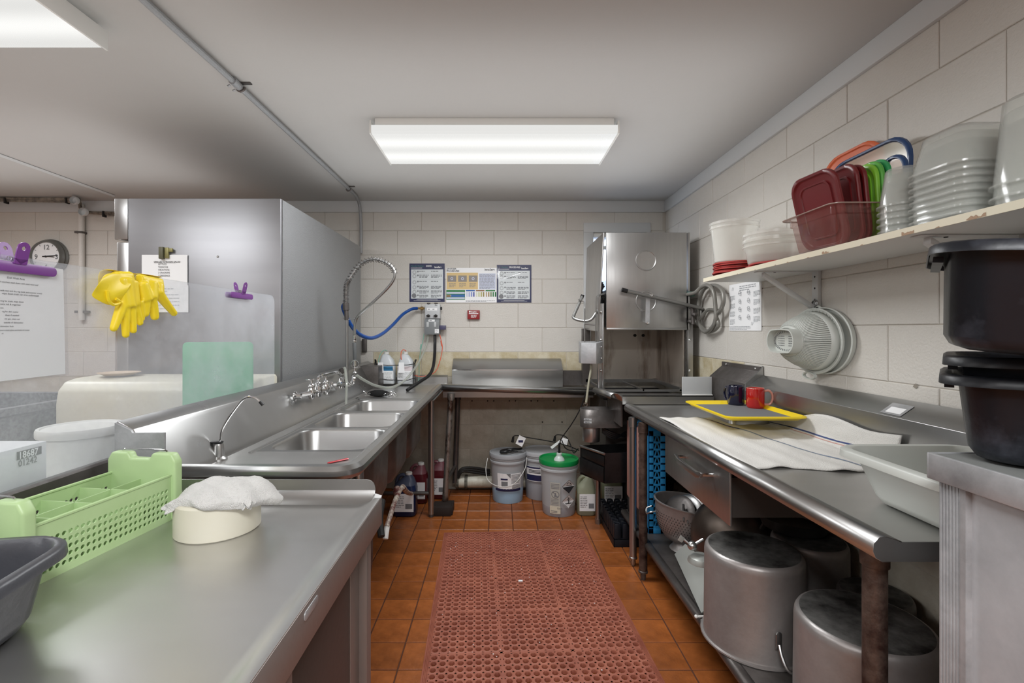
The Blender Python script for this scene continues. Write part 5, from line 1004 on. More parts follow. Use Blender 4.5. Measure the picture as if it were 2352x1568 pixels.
# hose coil on the right wall
t = thing('hose_coil', 'coiled grey hose hanging on the right wall beside the dish machine', 'hose', XP(1637, 710, 1.35))
gh = mat('grey_hose', '86847e', .4, .3); Q = [(1578, 676, 1.30), (1596, 672, 1.31), (1610, 660, 1.33), (1625, 655, 1.34), (1638, 668, 1.345), (1643, 700, 1.35), (1644, 730, 1.35), (1637, 750, 1.35), (1622, 762, 1.355), (1610, 752, 1.36), (1604, 725, 1.365), (1606, 690, 1.37), (1618, 663, 1.37), (1640, 655, 1.365), (1658, 665, 1.36), (1662, 690, 1.355), (1655, 712, 1.355), (1645, 725, 1.36), (1650, 745, 1.365), (1640, 758, 1.37), (1622, 761, 1.37), (1606, 745, 1.36), (1590, 733, 1.33)]
MB().tube(spl([XP(a, b, c-.012) for a, b, c in Q], 8), .0125, 14).build('hose', gh, t)
MB().tube(spl([XP(1590, 740, 1.32), XP(1605, 735, 1.35), XP(1625, 712, 1.37), XP(1650, 713, 1.372)], 5), .011, 8).build('hose', gh, t)
MB().cyl(XP(1574, 674, 1.29), XP(1592, 675, 1.31), .018, n=10).build('valve', mat('verdigris', '4a6a60', .5, .5), t)
m = MB()
for a, b in ((1588, 705), (1595, 722), (1586, 738)): m.ball(XP(a, b, 1.30), .02, 6, (1, 1.3, .8))
m.cyl(XP(1590, 700, 1.3), XP(1592, 745, 1.3), .012); m.build('valve_body', steel_dk, t)
# ---------------------------------------------------------------- floor mat
t = thing('floor_mat', 'brick red rubber anti-fatigue mat full of holes, on the tiled floor', 'mat', (.13, 2.3, 0))
c0, c1 = V(-.354, 3.126, 0), V(.566, 3.15, 0); u = (c1-c0).normalized(); v = V(u.y, -u.x, 0)     # v runs towards the camera
v = V(.046, -.999, 0).normalized(); u = V(-v.y, v.x, 0); MW, ML, MT = .914, 1.72, .0125
fm = lambda a, b, z: c0+u*a+v*b+V(0, 0, z)
p_ = .0352; nc = 8; gap = .0095; bx = (MW-3*nc*p_-2*gap)/2; r0, rs = .0128, .0042; m = MB()
rows = []; b = .032; 
while b+p_ < ML-.03: rows.append(b); b += p_; b += gap if len(rows) % 8 == 0 else 0
cols_ = [bx+i*p_+(i//nc)*gap for i in range(3*nc)]
h = p_/2; hr = h-rs; mm = h-rs*.72
oct_ = [(r0*math.cos(math.radians(22.5+45*k)), r0*math.sin(math.radians(22.5+45*k))) for k in range(8)]
outer = [(h, hr), (mm, mm), (hr, h), (-hr, h), (-mm, mm), (-h, hr), (-h, -hr), (-mm, -mm), (-hr, -h), (hr, -h), (mm, -mm), (h, -hr)]
cell_f = []
# indices: 0-7 hole top, 8-19 outer, 20-27 hole mid ring, 28-35 hole bottom
for q in range(4):
    i0, i1 = 2*q, 2*q+1; A, M_, B = 8+3*q, 9+3*q, 10+3*q; nA = 8+(3*q+3) % 12; i2 = (i1+1) % 8
    cell_f += [(i0, A, M_), (i0, M_, i1), (i1, M_, B), (i1, B, nA, i2)]
for k in range(8): k1 = (k+1) % 8; cell_f += [(k, k1, 20+k1, 20+k), (20+k, 20+k1, 28+k1, 28+k)]
vs = []; fs = []
for y in rows:
    for x in cols_:
        cx, cy = x+h, y+h; b0 = len(vs)
        for a, b_ in oct_: vs.append(fm(cx+a, cy+b_, MT+.0012))
        for a, b_ in outer: vs.append(fm(cx+a, cy+b_, MT))
        for s_, z in ((.86, MT-.004), (.80, .0015)):
            for a, b_ in oct_: vs.append(fm(cx+a*s_, cy+b_*s_, z))
        fs += [tuple(b0+i for i in f) for f in cell_f]
m.add(vs, fs)
def strip(a0, a1, b0, b1, z=MT): m.add([fm(a0, b0, z), fm(a1, b0, z), fm(a1, b1, z), fm(a0, b1, z)], [(0, 1, 2, 3)])
strip(bx+nc*p_, bx+nc*p_+gap, .032, rows[-1]+p_); strip(bx+2*nc*p_+gap, bx+2*nc*p_+2*gap, .032, rows[-1]+p_)
for k in range(8, len(rows), 8): strip(bx, MW-bx, rows[k]-gap, rows[k])
e0, e1 = .012, .020
# sloping grooved border
def ringp(d, z): return [fm(d, d, z), fm(MW-d, d, z), fm(MW-d, ML-d, z), fm(d, ML-d, z)]
R_ = [ringp(0, 0), ringp(0, .003)]
for k in range(4): d = .003+k*.006; R_ += [ringp(d, .004+k*.002), ringp(d+.0045, .0055+k*.002), ringp(d+.005, .004+k*.002)]
R_ += [ringp(.026, MT)]
m.loft(R_, False, False)
inner = [fm(bx, .032, MT), fm(MW-bx, .032, MT), fm(MW-bx, rows[-1]+p_, MT), fm(bx, rows[-1]+p_, MT)]
m.loft([ringp(.026, MT), inner], False, False)
m.build('mat_body', rubber, t, smooth=0, recalc=False)
cr = MB(); random.seed(3)
for _ in range(80):
    a, b = random.uniform(.05, .85), random.uniform(.05, 1.4) if random.random() < .5 else random.gauss(.45, .22); s_ = random.uniform(.0008, .0024)
    q = fm(a, min(max(b, .03), 1.5), MT+.001); cr.box(q.x-s_, q.x+s_, q.y-s_*.7, q.y+s_*.7, q.z, q.z+s_)
q = ZP(1196, 1335, MT); cr.box(q.x-.012, q.x+.01, q.y-.006, q.y+.006, MT, MT+.006)
cr.build('crumbs', paper, t, kind='stuff')
# ---------------------------------------------------------------- right work table
t = thing('work_table', 'stainless work table along the right wall with drawer, undershelf and rolled front edge', 'table', (1.05, 2.0, 0))
RZ = .874; ex = lambda y: .752+(.800-.752)*(2.93-y)/(2.93-1.03); RY0, RY1 = 1.02, 2.865
m = MB(); prr = [(.055, -.008), (.040, -.002), (.022, .003), (.008, .002), (-.004, -.012), (-.006, -.028), (.0, -.042), (.014, -.05), (.03, -.05)]
m.loft([[V(ex(y)+a, y, RZ+b+.004) for a, b in prr] for y in (RY1, RY0+.0)], False, False, closed=False); m.build('rolled_edge', steel, t, solid=.002, recalc=False)
m = MB(); m.slab([V(ex(RY0)+a, RY0, RZ+b+.004) for a, b in prr]+[V(1.31, RY0, RZ-.046), V(1.31, RY0, RZ-.004)], (0, .003, 0)); m.build('end_face', steel, t)
m = MB().hexa([V(ex(y)*(1 if s_ else 1)+(.045 if s_ else .555-0*y), y, z) for z in (RZ-.022, RZ-.004) for y, s_ in ((RY0, 1),)]*0+[V(ex(RY0)+.045, RY0+.003, RZ-.010), V(1.315, RY0+.003, RZ-.010), V(1.315, RY1, RZ-.010), V(ex(RY1)+.045, RY1, RZ-.010), V(ex(RY0)+.045, RY0+.003, RZ-.004), V(1.315, RY0+.003, RZ-.004), V(1.315, RY1, RZ-.004), V(ex(RY1)+.045, RY1, RZ-.004)]); m.build('top', steel_top, t)
m = MB().loft([[V(a, y, b) for a, b in ((1.31, RZ-.006), (1.31, 1.03), (1.384, 1.082), (1.386, 1.082), (1.386, RZ-.006))] for y in (RY0, 2.53)]); m.build('back_splash', steel, t, bevel=.002)
m = MB().loft([[V(a, y, b) for a, b in ((1.30, RZ-.004), (1.30, 1.035), (1.375, 1.10), (1.375, 1.125), (1.386, 1.125), (1.386, RZ-.004))] for y in (2.53, 2.965)]); s1 = m.build('raised_splash', steel_dk, t, bevel=.002)
MB().loft([[V(a, y, b) for a, b in ((1.296, 1.0), (1.296, 1.04), (1.372, 1.108), (1.386, 1.13), (1.386, 1.0))] for y in (2.518, 2.53)]).build('end_flange', steel, s1)
MB().ball((1.373, 2.9, 1.112), .006, 6).build('screw', chrome, s1); MB().ball((1.373, 2.57, 1.112), .006, 6).build('screw', chrome, s1)
pq = [(1.316, 1.66), (1.362, 1.66), (1.362, 1.575), (1.316, 1.575)]
f_ = lambda x: 1.03+(x-1.31)*.052/.074+.0016
MB().slab([V(x, y, f_(x)) for x, y in pq], (-.0006, 0, .0008)).build('price_sticker', alum, t, smooth=0)
MB().slab([V(x, y, f_(x)+.0008) for x, y in ((1.322, 1.645), (1.345, 1.645), (1.345, 1.585), (1.322, 1.585))], (-.0004, 0, .0006)).build('sticker_label', paper, t, smooth=0)
for x, y, m_, r_ in ((.755, 2.70, steel_v, .020), (.765, 2.545, rust, .0215), (.872, 1.115, rust, .0245), (1.26, 1.12, rust, .02), (1.26, 2.6, rust, .02)):
    l = MB().cyl((x, y, .045), (x, y, RZ-.045), r_, n=20).build('leg', m_, t, label='rusty brown leg' if m_ is rust else 'clean steel leg')
    MB().lathe([(0, 0), (.013, 0), (.015, .02), (.013, .045)], (x, y, 0), 12).lathe([(r_, .05), (r_+.003, .047), (r_+.003, .038), (0, .036)], (x, y, 0), 16).build('foot', steel_dk if m_ is rust else steel, l)
    MB().lathe([(r_, RZ-.10), (r_+.004, RZ-.098), (r_+.004, RZ-.045)], (x, y, 0), 20).build('collar', m_, l)
# undershelf
SZ = .20; sxf = lambda y: .770+(.79-.770)*(2.66-y)/1.65
m = MB(); ps = [(.03, 0), (.008, 0), (.0, -.004), (-.003, -.016), (.0, -.03), (.012, -.032)]
m.loft([[V(sxf(y)+a, y, SZ+b) for a, b in ps] for y in (3.0, 1.02)], False, False, closed=False)
m.hexa([V(sxf(1.02)+.03, 1.02, SZ-.003), V(1.36, 1.02, SZ-.003), V(1.36, 3.0, SZ-.003), V(sxf(3.0)+.03, 3.0, SZ-.003), V(sxf(1.02)+.03, 1.02, SZ), V(1.36, 1.02, SZ), V(1.36, 3.0, SZ), V(sxf(3.0)+.03, 3.0, SZ)]); m.build('undershelf', steel_dk, t, solid=.002, recalc=False)
# drawer
d = MB().box(.800, .808, 1.664, 2.31, .640, .828).build('drawer', steel_v, t, bevel=.0015)
MB().box(.808, 1.22, 1.69, 2.28, .66, .80).build('drawer_box', dpan, d)
for y in (2.06, 1.80): MB().cyl((.80, y, .776), (.762, y, .776), .0065, n=10).build('handle_post', chrome, d)
MB().loft([[V(x, y, z) for y, z in ((2.072, .785), (2.055, .765), (2.02, .755), (1.84, .755), (1.805, .765), (1.788, .785), (1.80, .788), (1.84, .778), (2.02, .778), (2.06, .788))] for x in (.752, .764)]).build('pull_handle', steel, d, bevel=.001)
# ---------------------------------------------------------------- things on the table
TT = RZ-.003
def tpt(px, py, z=TT): return ZP(px, py, z)
t = thing('serving_tray', 'yellow plastic tray with grey lining holding two mugs', 'tray', tpt(1710, 936))
TR = .938        # the tray stands on a small upturned steel pan
cs = [V(.945, 2.46, 0), V(1.288, 2.46, 0), V(1.288, 1.985, 0), V(.945, 1.985, 0)]
ip = thing('insert_pan', 'small upturned steel pan propping up the yellow tray', 'pan', (1.18, 2.33, TT))
MB().loft([rr(1.18, 2.34, .21, .20, .03, TT+.0005), rr(1.18, 2.34, .20, .19, .03, TT+.005), rr(1.18, 2.34, .185, .175, .03, TR-.006), rr(1.18, 2.34, .175, .165, .03, TR-.0005)]).build('pan_body', steel, ip, smooth=40)
TT, TT0 = TR, TT
cen = sum(cs, V(0, 0, 0))/4
def rquad(cs, sc, r, z, n=5):
    P = [cen+(c-cen)*sc for c in cs]; o = []
    for i in range(4):
        a, b, c = P[i-1], P[i], P[(i+1) % 4]; da, dc = (a-b).normalized()*r, (c-b).normalized()*r
        for k in range(n+1):
            s_ = k/n; q = (b+da)*(1-s_)**2+b*2*s_*(1-s_)+(b+dc)*s_*s_; o.append(V(q.x, q.y, z))
    return o
m = MB().loft([rquad(cs, .84, .02, TT+.001), rquad(cs, .88, .025, TT+.002), rquad(cs, .975, .04, TT+.018), rquad(cs, .985, .04, TT+.019), rquad(cs, 1.0, .04, TT+.015), rquad(cs, 1.0, .04, TT+.020), rquad(cs, .97, .04, TT+.022), rquad(cs, .84, .03, TT+.006)], True, False); m.build('tray_body', ytray, t)
MB().loft([rquad(cs, .845, .03, TT+.0055), rquad(cs, .845, .03, TT+.007)]).build('lining', greyf, t)
def mug(x, y, z, R, Hh, m_, ang, label, rim=None):
    t = thing('mug', label, 'mug', (x, y, z)); 
    MB().lathe([(0, z), (R*.86, z), (R*.95, z+.004), (R, z+.012), (R, z+Hh-.004), (R-.001, z+Hh), (R-.004, z+Hh), (R-.005, z+Hh-.006), (R-.006, z+.01), (0, z+.006)], (x, y, 0), 36).build('mug_body', m_, t)
    c_, s_ = math.cos(ang), math.sin(ang)
    MB().tube(spl([V(x+c_*(R+a), y+s_*(R+a), z+b) for a, b in ((-.003, Hh*.84), (.018, Hh*.88), (.032, Hh*.72), (.034, Hh*.45), (.022, Hh*.2), (-.003, Hh*.18))], 5), .0055, 8).build('handle', rim or m_, t)
    MB().lathe([(R-.0005, z+Hh-.001), (R-.002, z+Hh+.001), (R-.004, z+Hh-.001)], (x, y, 0), 36).build('rim', rim or pinkg, t)
p = V(1.236, 2.315, 0); mug(p.x, p.y, TT+.007, .040, .095, redmug, -.25, 'red glazed coffee mug with handle, front one on the yellow tray', pinkg)
p = V(1.190, 2.412, 0); mug(p.x, p.y, TT+.007, .040, .095, navymug, 1.9, 'dark navy coffee mug half hidden behind the red mug', navymug)
TT = TT0
# towel laid flat, its wall side climbing the splash
def towel_pt(s_, q):
    L_ = s_*.575; yf = 2.43-max(0, (s_-.78)/.22)*.46; yn = 1.535+.02*math.sin(s_*9); y = yf+(yn-yf)*q+.004*math.sin(s_*37)*(1-abs(2*q-1))
    z = max(.003, .005+.003*math.sin(s_*19+q*5)*math.sin(q*14)+.002*math.sin(s_*41+1)); x = .813+.008*math.sin(q*7)+L_; wall = 1.300
    if x > wall-.03:
        o = x-(wall-.03); r = .03; an = min(o/r, math.pi/2); up = r*(1-math.cos(an))+max(0, o-r*math.pi/2); return V(wall-.03+r*math.sin(an)-.004-abs(z-.005), y, TT+.004+up)
    return V(x, y, TT+z)
n1 = n2_ = 44; P0 = towel_pt(0, 0)
m = MB().loft([[towel_pt(i/n1, j/n2_) for i in range(n1+1)] for j in range(n2_+1)], False, False, closed=False)
tw = m.build('tea_towel', cloth, loc=(P0.x, P0.y, TT), solid=.004, recalc=False); tag(tw, 'white striped cotton towel spread flat on the right steel table', 'towel')
for s0, s1, w_, m_, q0, q1, dz_ in ((.33, .64, .015, stripe2, 0, 1, .0030), (.33, .64, .015, stripe, .10, .32, .0034), (.315, .625, .006, stripe3, .08, .30, .0036), (.80, .90, .010, stripe, 0, 1, .0045), (.785, .885, .006, stripe3, .3, .8, .0034)):
    n = 50; mb = MB().loft([[towel_pt(s0+(s1-s0)*(q0+(q1-q0)*i/n)+d_, q0+(q1-q0)*i/n)+V(-.002 if s0 > .7 else 0, 0, dz_) for i in range(n+1)] for d_ in (0, w_)], False, False, closed=False)
    mb.build('woven_stripe', m_, tw, recalc=False, label='blue woven stripe' if m_ is not stripe3 else 'pink woven stripe')
# grey-white bus tub
t = thing('bus_tub', 'pale grey plastic bus tub on the near end of the right table', 'tub', (1.10, 1.25, TT))
a = ZP(1925, 1026, 1.003); 
m = tub(MB(), 0, 0, 0, .335, .345, .128, taper=.78, lip=.026, r=.05, drop=.016)
# corner at left end should land on a
ang = math.radians(0); Rm = Matrix.Rotation(ang, 3, 'Z'); off = Rm@V(-.225, .10, 0); org = V(1.108, 1.140, TT)
for i in range(len(m.v)): m.v[i] = org+Rm@m.v[i]
m.build('tub_body', greyp, t, smooth=50)
# ---------------------------------------------------------------- aluminium cart and black tubs
t = thing('aluminium_cart', 'tall worn aluminium cart with fluted corner post in the right foreground', 'cart', (1.0, .7, 0))
K0 = V(.827, .924, 0); ku = V(0, -1, 0); kn = V(-ku.y, ku.x, 0)      # ku runs toward the camera, kn to the right
kn = V(1, 0, 0); KZ = 1.085
kp = lambda a, b, z: K0+ku*a+kn*b+V(0, 0, z)
def kbox(a0, a1, b0, b1, z0, z1): return [kp(a0, b0, z0), kp(a1, b0, z0), kp(a1, b1, z0), kp(a0, b1, z0), kp(a0, b0, z1), kp(a1, b0, z1), kp(a1, b1, z1), kp(a0, b1, z1)]
MB().hexa(kbox(0, .60, 0, .55, KZ-.006, KZ-.002)).build('top_lining', mat('grey_mat_lining', '6f716f', .75, bump=(400, .0008)), t)
m = MB().hexa(kbox(0, .60, -.003, .003, KZ-.050, KZ)).hexa(kbox(-.003, .003, -.003, .55, KZ-.050, KZ)); m.build('rim_band', alum, t, bevel=.0025)
m = MB(); 
for k in range(7): m.hexa(kbox(.012+k*.0065, .012+k*.0065+.0045, .0085, .012, .05, KZ-.048))
m.hexa(kbox(.010, .062, .010, .05, .05, KZ-.048)); m.build('corner_post', alum, t, bevel=.001, kind=None)
MB().hexa(kbox(.06, .60, .018, .022, .05, KZ-.048)).build('side_panel', mat('scuffed_aluminium', 'c9cbce', .48, .4, (30, .0006), (4, 'a3a5a8', .3, .7), stretch=(1, 1, 1), rvar=.08), t)
MB().hexa(kbox(.056, .066, .006, .03, .05, KZ-.048)).build('seam_strip', alum, t)
MB().hexa(kbox(.003, .012, .02, .55, .05, KZ-.048)).build('rear_panel', alum, t)
for a, b in ((.05, .06), (.05, .48), (.5, .06)): q = kp(a, b, 0); MB().cyl(q+V(0, -.01, .03), q+V(0, .01, .03), .03).cyl(q+V(0, 0, .03), q+V(0, 0, .06), .01).build('caster', black, t)
def btub(cx, cy, z, rz, label, W_=.50, D_=.34, Hh=.165, tilt=0, taper=.91):
    t = thing('black_tub', label, 'tub', (cx, cy, z), 'black plastic tubs stacked on the aluminium cart')
    m = tub(MB(), 0, 0, 0, W_, D_, Hh, taper=taper, lip=.018, r=.06, drop=.014, n=6)
    # ribs under the lip at the corner
    m2 = MB().box(-W_/2-.012, -W_/2+.002, -D_/2+.07, D_/2-.07, Hh-.024, Hh-.014); 
    Rm = Matrix.Rotation(rz, 3, 'Z')@Matrix.Rotation(tilt, 3, 'Y')
    for q in (m, m2):
        for i in range(len(q.v)): q.v[i] = V(cx, cy, z)+Rm@q.v[i]
    m.build('tub_body', tubp, t, smooth=60); m2.build('lip_rib', blackp, t)
a = ZP(2262, 1068, KZ)
tx0 = 1.105; ty0 = .80
btub(1.093, .794, KZ, math.radians(-43), 'black plastic tub at the bottom of the stack on the cart', Hh=.150, D_=.30, taper=.91)
btub(1.093, .794, KZ+.032, math.radians(-43), 'black plastic tub nested in the bottom one, middle of the stack', Hh=.152, D_=.292, W_=.49, taper=.90)
btub(.994, .738, KZ+.180, math.radians(-41), 'black plastic tub sitting crookedly on top of the stack', Hh=.168, D_=.33, W_=.50, tilt=math.radians(6.0))
# ---------------------------------------------------------------- wall shelf
t = thing('wall_shelf', 'white chipped board shelf on brackets along the right wall', 'shelf', (1.25, 1.8, 1.57))
SH = 1.592; shf = mat('shelf_white', 'd4d6d4', .45); ssl = V(0, 0, 0)
MB().box(1.092, 1.386, .75, 2.56, SH-.019, SH).build('board', shf, t, bevel=.0015)
m = MB().box(1.0895, 1.092, .75, 2.56, SH-.019, SH+.0005); m.build('edge_band', mat('cream_edge', 'ddd6bf', .5), t)
random.seed(11); m = MB()
for y in (1.62, 1.30, 1.12):
    L_ = random.uniform(.02, .05); n = 8; m.poly(frame((1.0888, y, SH-.019), (0, -1, 0), (0, 0, 1)), [(L_*i/n, random.uniform(0, .002)) for i in range(n+1)]+[(L_*(n-i)/n, random.uniform(.003, .010)) for i in range(n+1)], .0)
for y in (2.2, 2.05, 1.9, 1.82, 1.70, 1.45, 1.2, 1.0): m.poly(frame((1.0888, y, SH-.019), (0, -1, 0), (0, 0, 1)), [(0, 0), (.014, 0), (.01, .003), (.004, .002)], 0)
m.build('chipped_edge', wood_l, t, smooth=0, recalc=False, kind='stuff')
for y in (2.09, 1.29):
    b = MB().box(1.374, 1.3895, y-.019, y+.019, 1.395, SH-.019).build('bracket', trimm, t, bevel=.001, label='painted steel shelf bracket')
    MB().box(1.12, 1.376, y-.019, y+.019, SH-.023, SH-.0195).build('arm', trimm, b, bevel=.001)
    MB().slab([V(1.376, y-.012, 1.42), V(1.376, y+.012, 1.42), V(1.150, y+.012, SH-.024), V(1.150, y-.012, SH-.024)], (-.002, 0, -.018)).build('brace', trimm, b, bevel=.001)
    m = MB()
    for z in (1.55, 1.50, 1.45, 1.41): m.cyl((1.3735, y, z), (1.376, y, z), .0045, n=8)
    m.cyl((1.2, y, SH-.0235), (1.2, y, SH-.025), .005, n=8); m.build('screw_holes', dark, b, kind='stuff')
# red lids stacked
random.seed(2)
for k in range(7):
    z = SH+.0005+k*.0092; x, y = 1.21+random.uniform(-.008, .008), 2.43+random.uniform(-.012, .012); R = .118
    t = thing('red_lid', 'flat red lid, %s of the stack under the large frosted tub' % ['bottom one', 'second from the bottom', 'third from the bottom', 'middle one', 'third from the top', 'second from the top', 'top one'][k], 'lid', (x, y, z), 'red lids stacked on the far end of the shelf')
    MB().lathe([(0, z+.003), (R*.84, z+.003), (R*.9, z+.006), (R*.97, z+.008), (R, z+.004), (R, z), (R*.985, z), (R*.96, z+.005), (R*.8, z+.001), (0, z+.001)], (x, y, 0), 44).build('lid', redlid, t)
for k in range(2):
    z = SH+.0005+k*.009; x, y = 1.225, 2.12-.03*k; R = .125
    t = thing('red_lid', ['red lid lying flat on the shelf under the nearer frosted tub', 'red lid upon another under the nearer frosted tub'][k], 'lid', (x, y, z), 'red lids under the nearer frosted tub')
    MB().lathe([(0, z+.003), (R*.84, z+.003), (R*.9, z+.006), (R*.97, z+.008), (R, z+.004), (R, z), (R*.985, z), (R*.96, z+.005), (R*.8, z+.001), (0, z+.001)], (x, y, 0), 44).build('lid', redlid, t)
def cup(m, x, y, z, R0, R1, Hh, th=.0016, flip=False, square=False, rimw=.006, rimh=.006, n=40):
    """open tapered tub; flip = mouth down"""
    def pr(r, h_): return (r, z+(Hh-h_ if flip else h_))
    P = [pr(0, 0), pr(R0*.9, 0), pr(R0, .006), pr(R1, Hh-rimh), pr(R1+rimw, Hh-rimh), pr(R1+rimw, Hh), pr(R1, Hh), pr(R1-th, Hh-.003), pr(R0-th, .008), pr(0, th*1.5)]
    if square: return m.loft([rr(x, y, 2*max(r, 1e-3)*square[0], 2*max(r, 1e-3)*square[1], max(r, 1e-3)*.45, zz, 5) for r, zz in P], False, False)
    return m.lathe(P, (x, y, 0), n)
for lab, a in (('large frosted round tub standing on the red lid stack at the shelf end', (1.20, 2.45, SH+.066, .092, .112, .205)), ('wide frosted tub with ribbed rim on the shelf, left of the amber pan', (1.225, 2.13, SH+.019, .108, .125, .105)), ('shallow frosted tub nested in the wide one, left of the amber pan', (1.225, 2.13, SH+.050, .108, .124, .103))):
    t = thing('frosted_tub', lab, 'container', a[:3], 'frosted storage tubs on the shelf'); m = cup(MB(), *a, rimw=.006, rimh=.012); m.build('tub_body', frost, t, smooth=50)
    m = MB().lathe([(a[4]+.001, a[2]+a[5]-.034), (a[4]+.005, a[2]+a[5]-.032), (a[4]+.005, a[2]+a[5]-.026), (a[4]+.001, a[2]+a[5]-.024)], (a[0], a[1], 0), 40); m.build('rib', frost, t)
# amber pan
t = thing('amber_food_pan', 'amber see-through rectangular food pan holding upright plastic lids', 'pan', (1.19, 1.66, SH))
PX0, PX1, PY0, PY1, PZ = 1.062, 1.325, 1.525, 1.80, 1.722
cx, cy = (PX0+PX1)/2, (PY0+PY1)/2; W_, D_ = PX1-PX0, PY1-PY0; f = lambda w_, d_, z, r=.03: rr(cx, cy, w_, d_, r, z, 4)
MB().loft([f(W_-.09, D_-.09, SH+.002), f(W_-.06, D_-.06, SH+.006), f(W_-.03, D_-.03, PZ-.03), f(W_-.02, D_-.02, PZ-.028), f(W_-.018, D_-.018, PZ-.003), f(W_+.012, D_+.012, PZ-.002), f(W_+.014, D_+.014, PZ+.001), f(W_-.022, D_-.022, PZ+.001)], True, False).build('pan_body', amber, t, smooth=50)
MB().tube([f(W_+.014, D_+.014, PZ)[i] for i in range(20)], .0022, 6, closed=True).build('rim', mat('amber_rim', 'a08a80', .2), t)
def lidp(name, label, x, y0, y1, z0, z1, m_, lean=0, r=.05, panel=None, rimm=None, group='plastic lids standing in the amber pan', twist=0):
    """upright lid, its plane along Y"""
    t = thing(name, label, 'lid', (x, (y0+y1)/2, z0), group); cy, cz = (y0+y1)/2, (z0+z1)/2; W_, Hh = y1-y0, z1-z0
    def P(y, z, dx): dz_ = z-z0; return V(x+dx+lean*dz_-twist*(y-cy), y, z)
    def rg(s, dx, rr_=r): return [P(cy+p.x, cz+p.y, dx) for p in rr(0, 0, W_*1-s*2, Hh-s*2, rr_, 0, 6)]
    rm = rimm or m_
    MB().loft([rg(.0, .002), rg(.0, -.005), rg(.003, -.008), rg(.010, -.008), rg(.013, -.003), rg(.016, -.002)] if rimm is None else [rg(.0, .003), rg(.0, -.006), rg(.003, -.009), rg(.009, -.009), rg(.012, -.003), rg(.012, .002)], rimm is None, rimm is None).build('lid_rim' if rimm else 'lid_body', rm, t, smooth=40)
    if rimm: MB().loft([rg(.010, -.003, r*.85), rg(.010, -.001, r*.85)]).build('panel', m_, t)
    else: MB().loft([rg(W_*.17, -.002, r*.6), rg(W_*.17, -.006, r*.6), rg(W_*.19, -.006, r*.6), rg(W_*.20, -.0025, r*.6)], False, True).build('raised_panel', m_, t, smooth=40)
    return t
lidp('plastic_lid', 'maroon square lid, foremost of the lids leaning in the amber pan', 1.150, 1.575, 1.785, SH+.012, 1.862, maroon, lean=-.22, twist=.1)
lidp('plastic_lid', 'maroon lid half hidden behind the foremost maroon lid', 1.195, 1.56, 1.775, SH+.012, 1.872, maroon, lean=-.12)
lidp('plastic_lid', 'maroon lid with small tab, right behind the other two maroon lids', 1.212, 1.555, 1.76, SH+.012, 1.868, maroon, lean=-.10)
lidp('plastic_lid', 'bright lime green lid standing in the amber pan', 1.240, 1.55, 1.72, SH+.012, 1.868, limep, lean=-.07, r=.05)
lidp('plastic_lid', 'second lime green lid pressed against the bright lime one', 1.252, 1.545, 1.72, SH+.012, 1.875, mat('lime_dark', '5fb24a', .3), lean=-.06, r=.05)
lidp('plastic_lid', 'teal green lid at the back of the green lids in the amber pan', 1.266, 1.54, 1.73, SH+.012, 1.880, tealp, lean=-.04, r=.05)
lidp('plastic_lid', 'clear lid with thick dark blue rim, smaller one beside the green lids', 1.285, 1.51, 1.62, SH+.012, 1.885, clear('peach_clear', 'e8c8b8', .35, .15, .9), lean=.0, rimm=bluel, r=.05)
lidp('large_lid', 'large clear lid with dark blue rim standing behind the green lids', 1.330, 1.555, 1.95, SH+.004, 1.972, clear('cream_clear', 'e4dcc6', .35, .15, .9), lean=.03, rimm=bluel, r=.09, group='large lids leaning on the wall')
lidp('large_lid', 'orange lid leaning on the wall behind the large blue-rimmed lid', 1.352, 1.70, 2.03, SH+.004, 2.02, orange, lean=.04, r=.10, group='large lids leaning on the wall')
# stacks of clear tubs, mouth down
def stack(x, y, R0, R1, Hh, n, pitch, where, m_, sq=None, group=''):
    nm = ['bottom', 'second', 'third', 'fourth', 'fifth', 'sixth', 'seventh', 'eighth', 'ninth', 'tenth']
    for k in range(n):
        z = SH+.0005+k*pitch; t = thing('clear_tub', ('topmost clear upturned tub, stack %s' % where) if k == n-1 else ('upturned tub, %s%s in the stack %s' % (nm[k], '' if k == 0 else ' from the bottom', where)), 'container', (x, y, z), group)
        cup(MB(), x+random.uniform(-.002, .002), y+random.uniform(-.002, .002), z, R0, R1, Hh, flip=True, square=sq, rimw=.007, rimh=.005).build('tub_body', m_, t, smooth=50)
stack(1.215, 1.445, .042, .056, .115, 6, .019, 'just right of the amber pan', frost2, None, 'upturned clear tubs beside the amber pan')
stack(1.235, 1.275, .066, .086, .105, 9, .0185, 'of square tubs in the middle', frost2, (1, 1), 'upturned large clear tubs')
stack(1.225, 1.085, .062, .078, .20, 3, .028, 'of tall tubs, far right', frost2, None, 'upturned tall clear tubs')
# ---------------------------------------------------------------- strainer on the wall
cy_, cz_ = 2.06, 1.272
t = thing('plastic_colander', 'pale grey slotted plastic colander hanging on its side on the right wall', 'colander', (1.38, cy_, cz_))
def el(x, a, b, n=72, y0=cy_, z0=cz_): return [V(x, y0+a*math.cos(2*math.pi*k/n), z0+b*math.sin(2*math.pi*k/n)) for k in range(n)]
x_r = 1.352
m = MB().loft([el(x_r+.004, .175, .140), el(x_r-.004, .176, .141), el(x_r-.006, .172, .137), el(x_r-.002, .160, .127), el(x_r+.002, .158, .125), el(x_r+.004, .175, .140)], False, False); m.build('rim', greyp, t)
prb = [(x_r, .158, .125), (x_r-.03, .150, .119), (x_r-.06, .138, .108), (x_r-.09, .120, .090), (x_r-.11, .104, .068), (x_r-.122, .094, .056)]
m = MB(); N_ = 84
for k in range(N_):
    a0, a1 = 2*math.pi*k/N_, 2*math.pi*(k+.66)/N_
    m.loft([[V(x, cy_+a*math.cos(q), cz_+b*math.sin(q)) for q in (a0, a1)] for x, a, b in prb[1:-1]], False, False, closed=False)
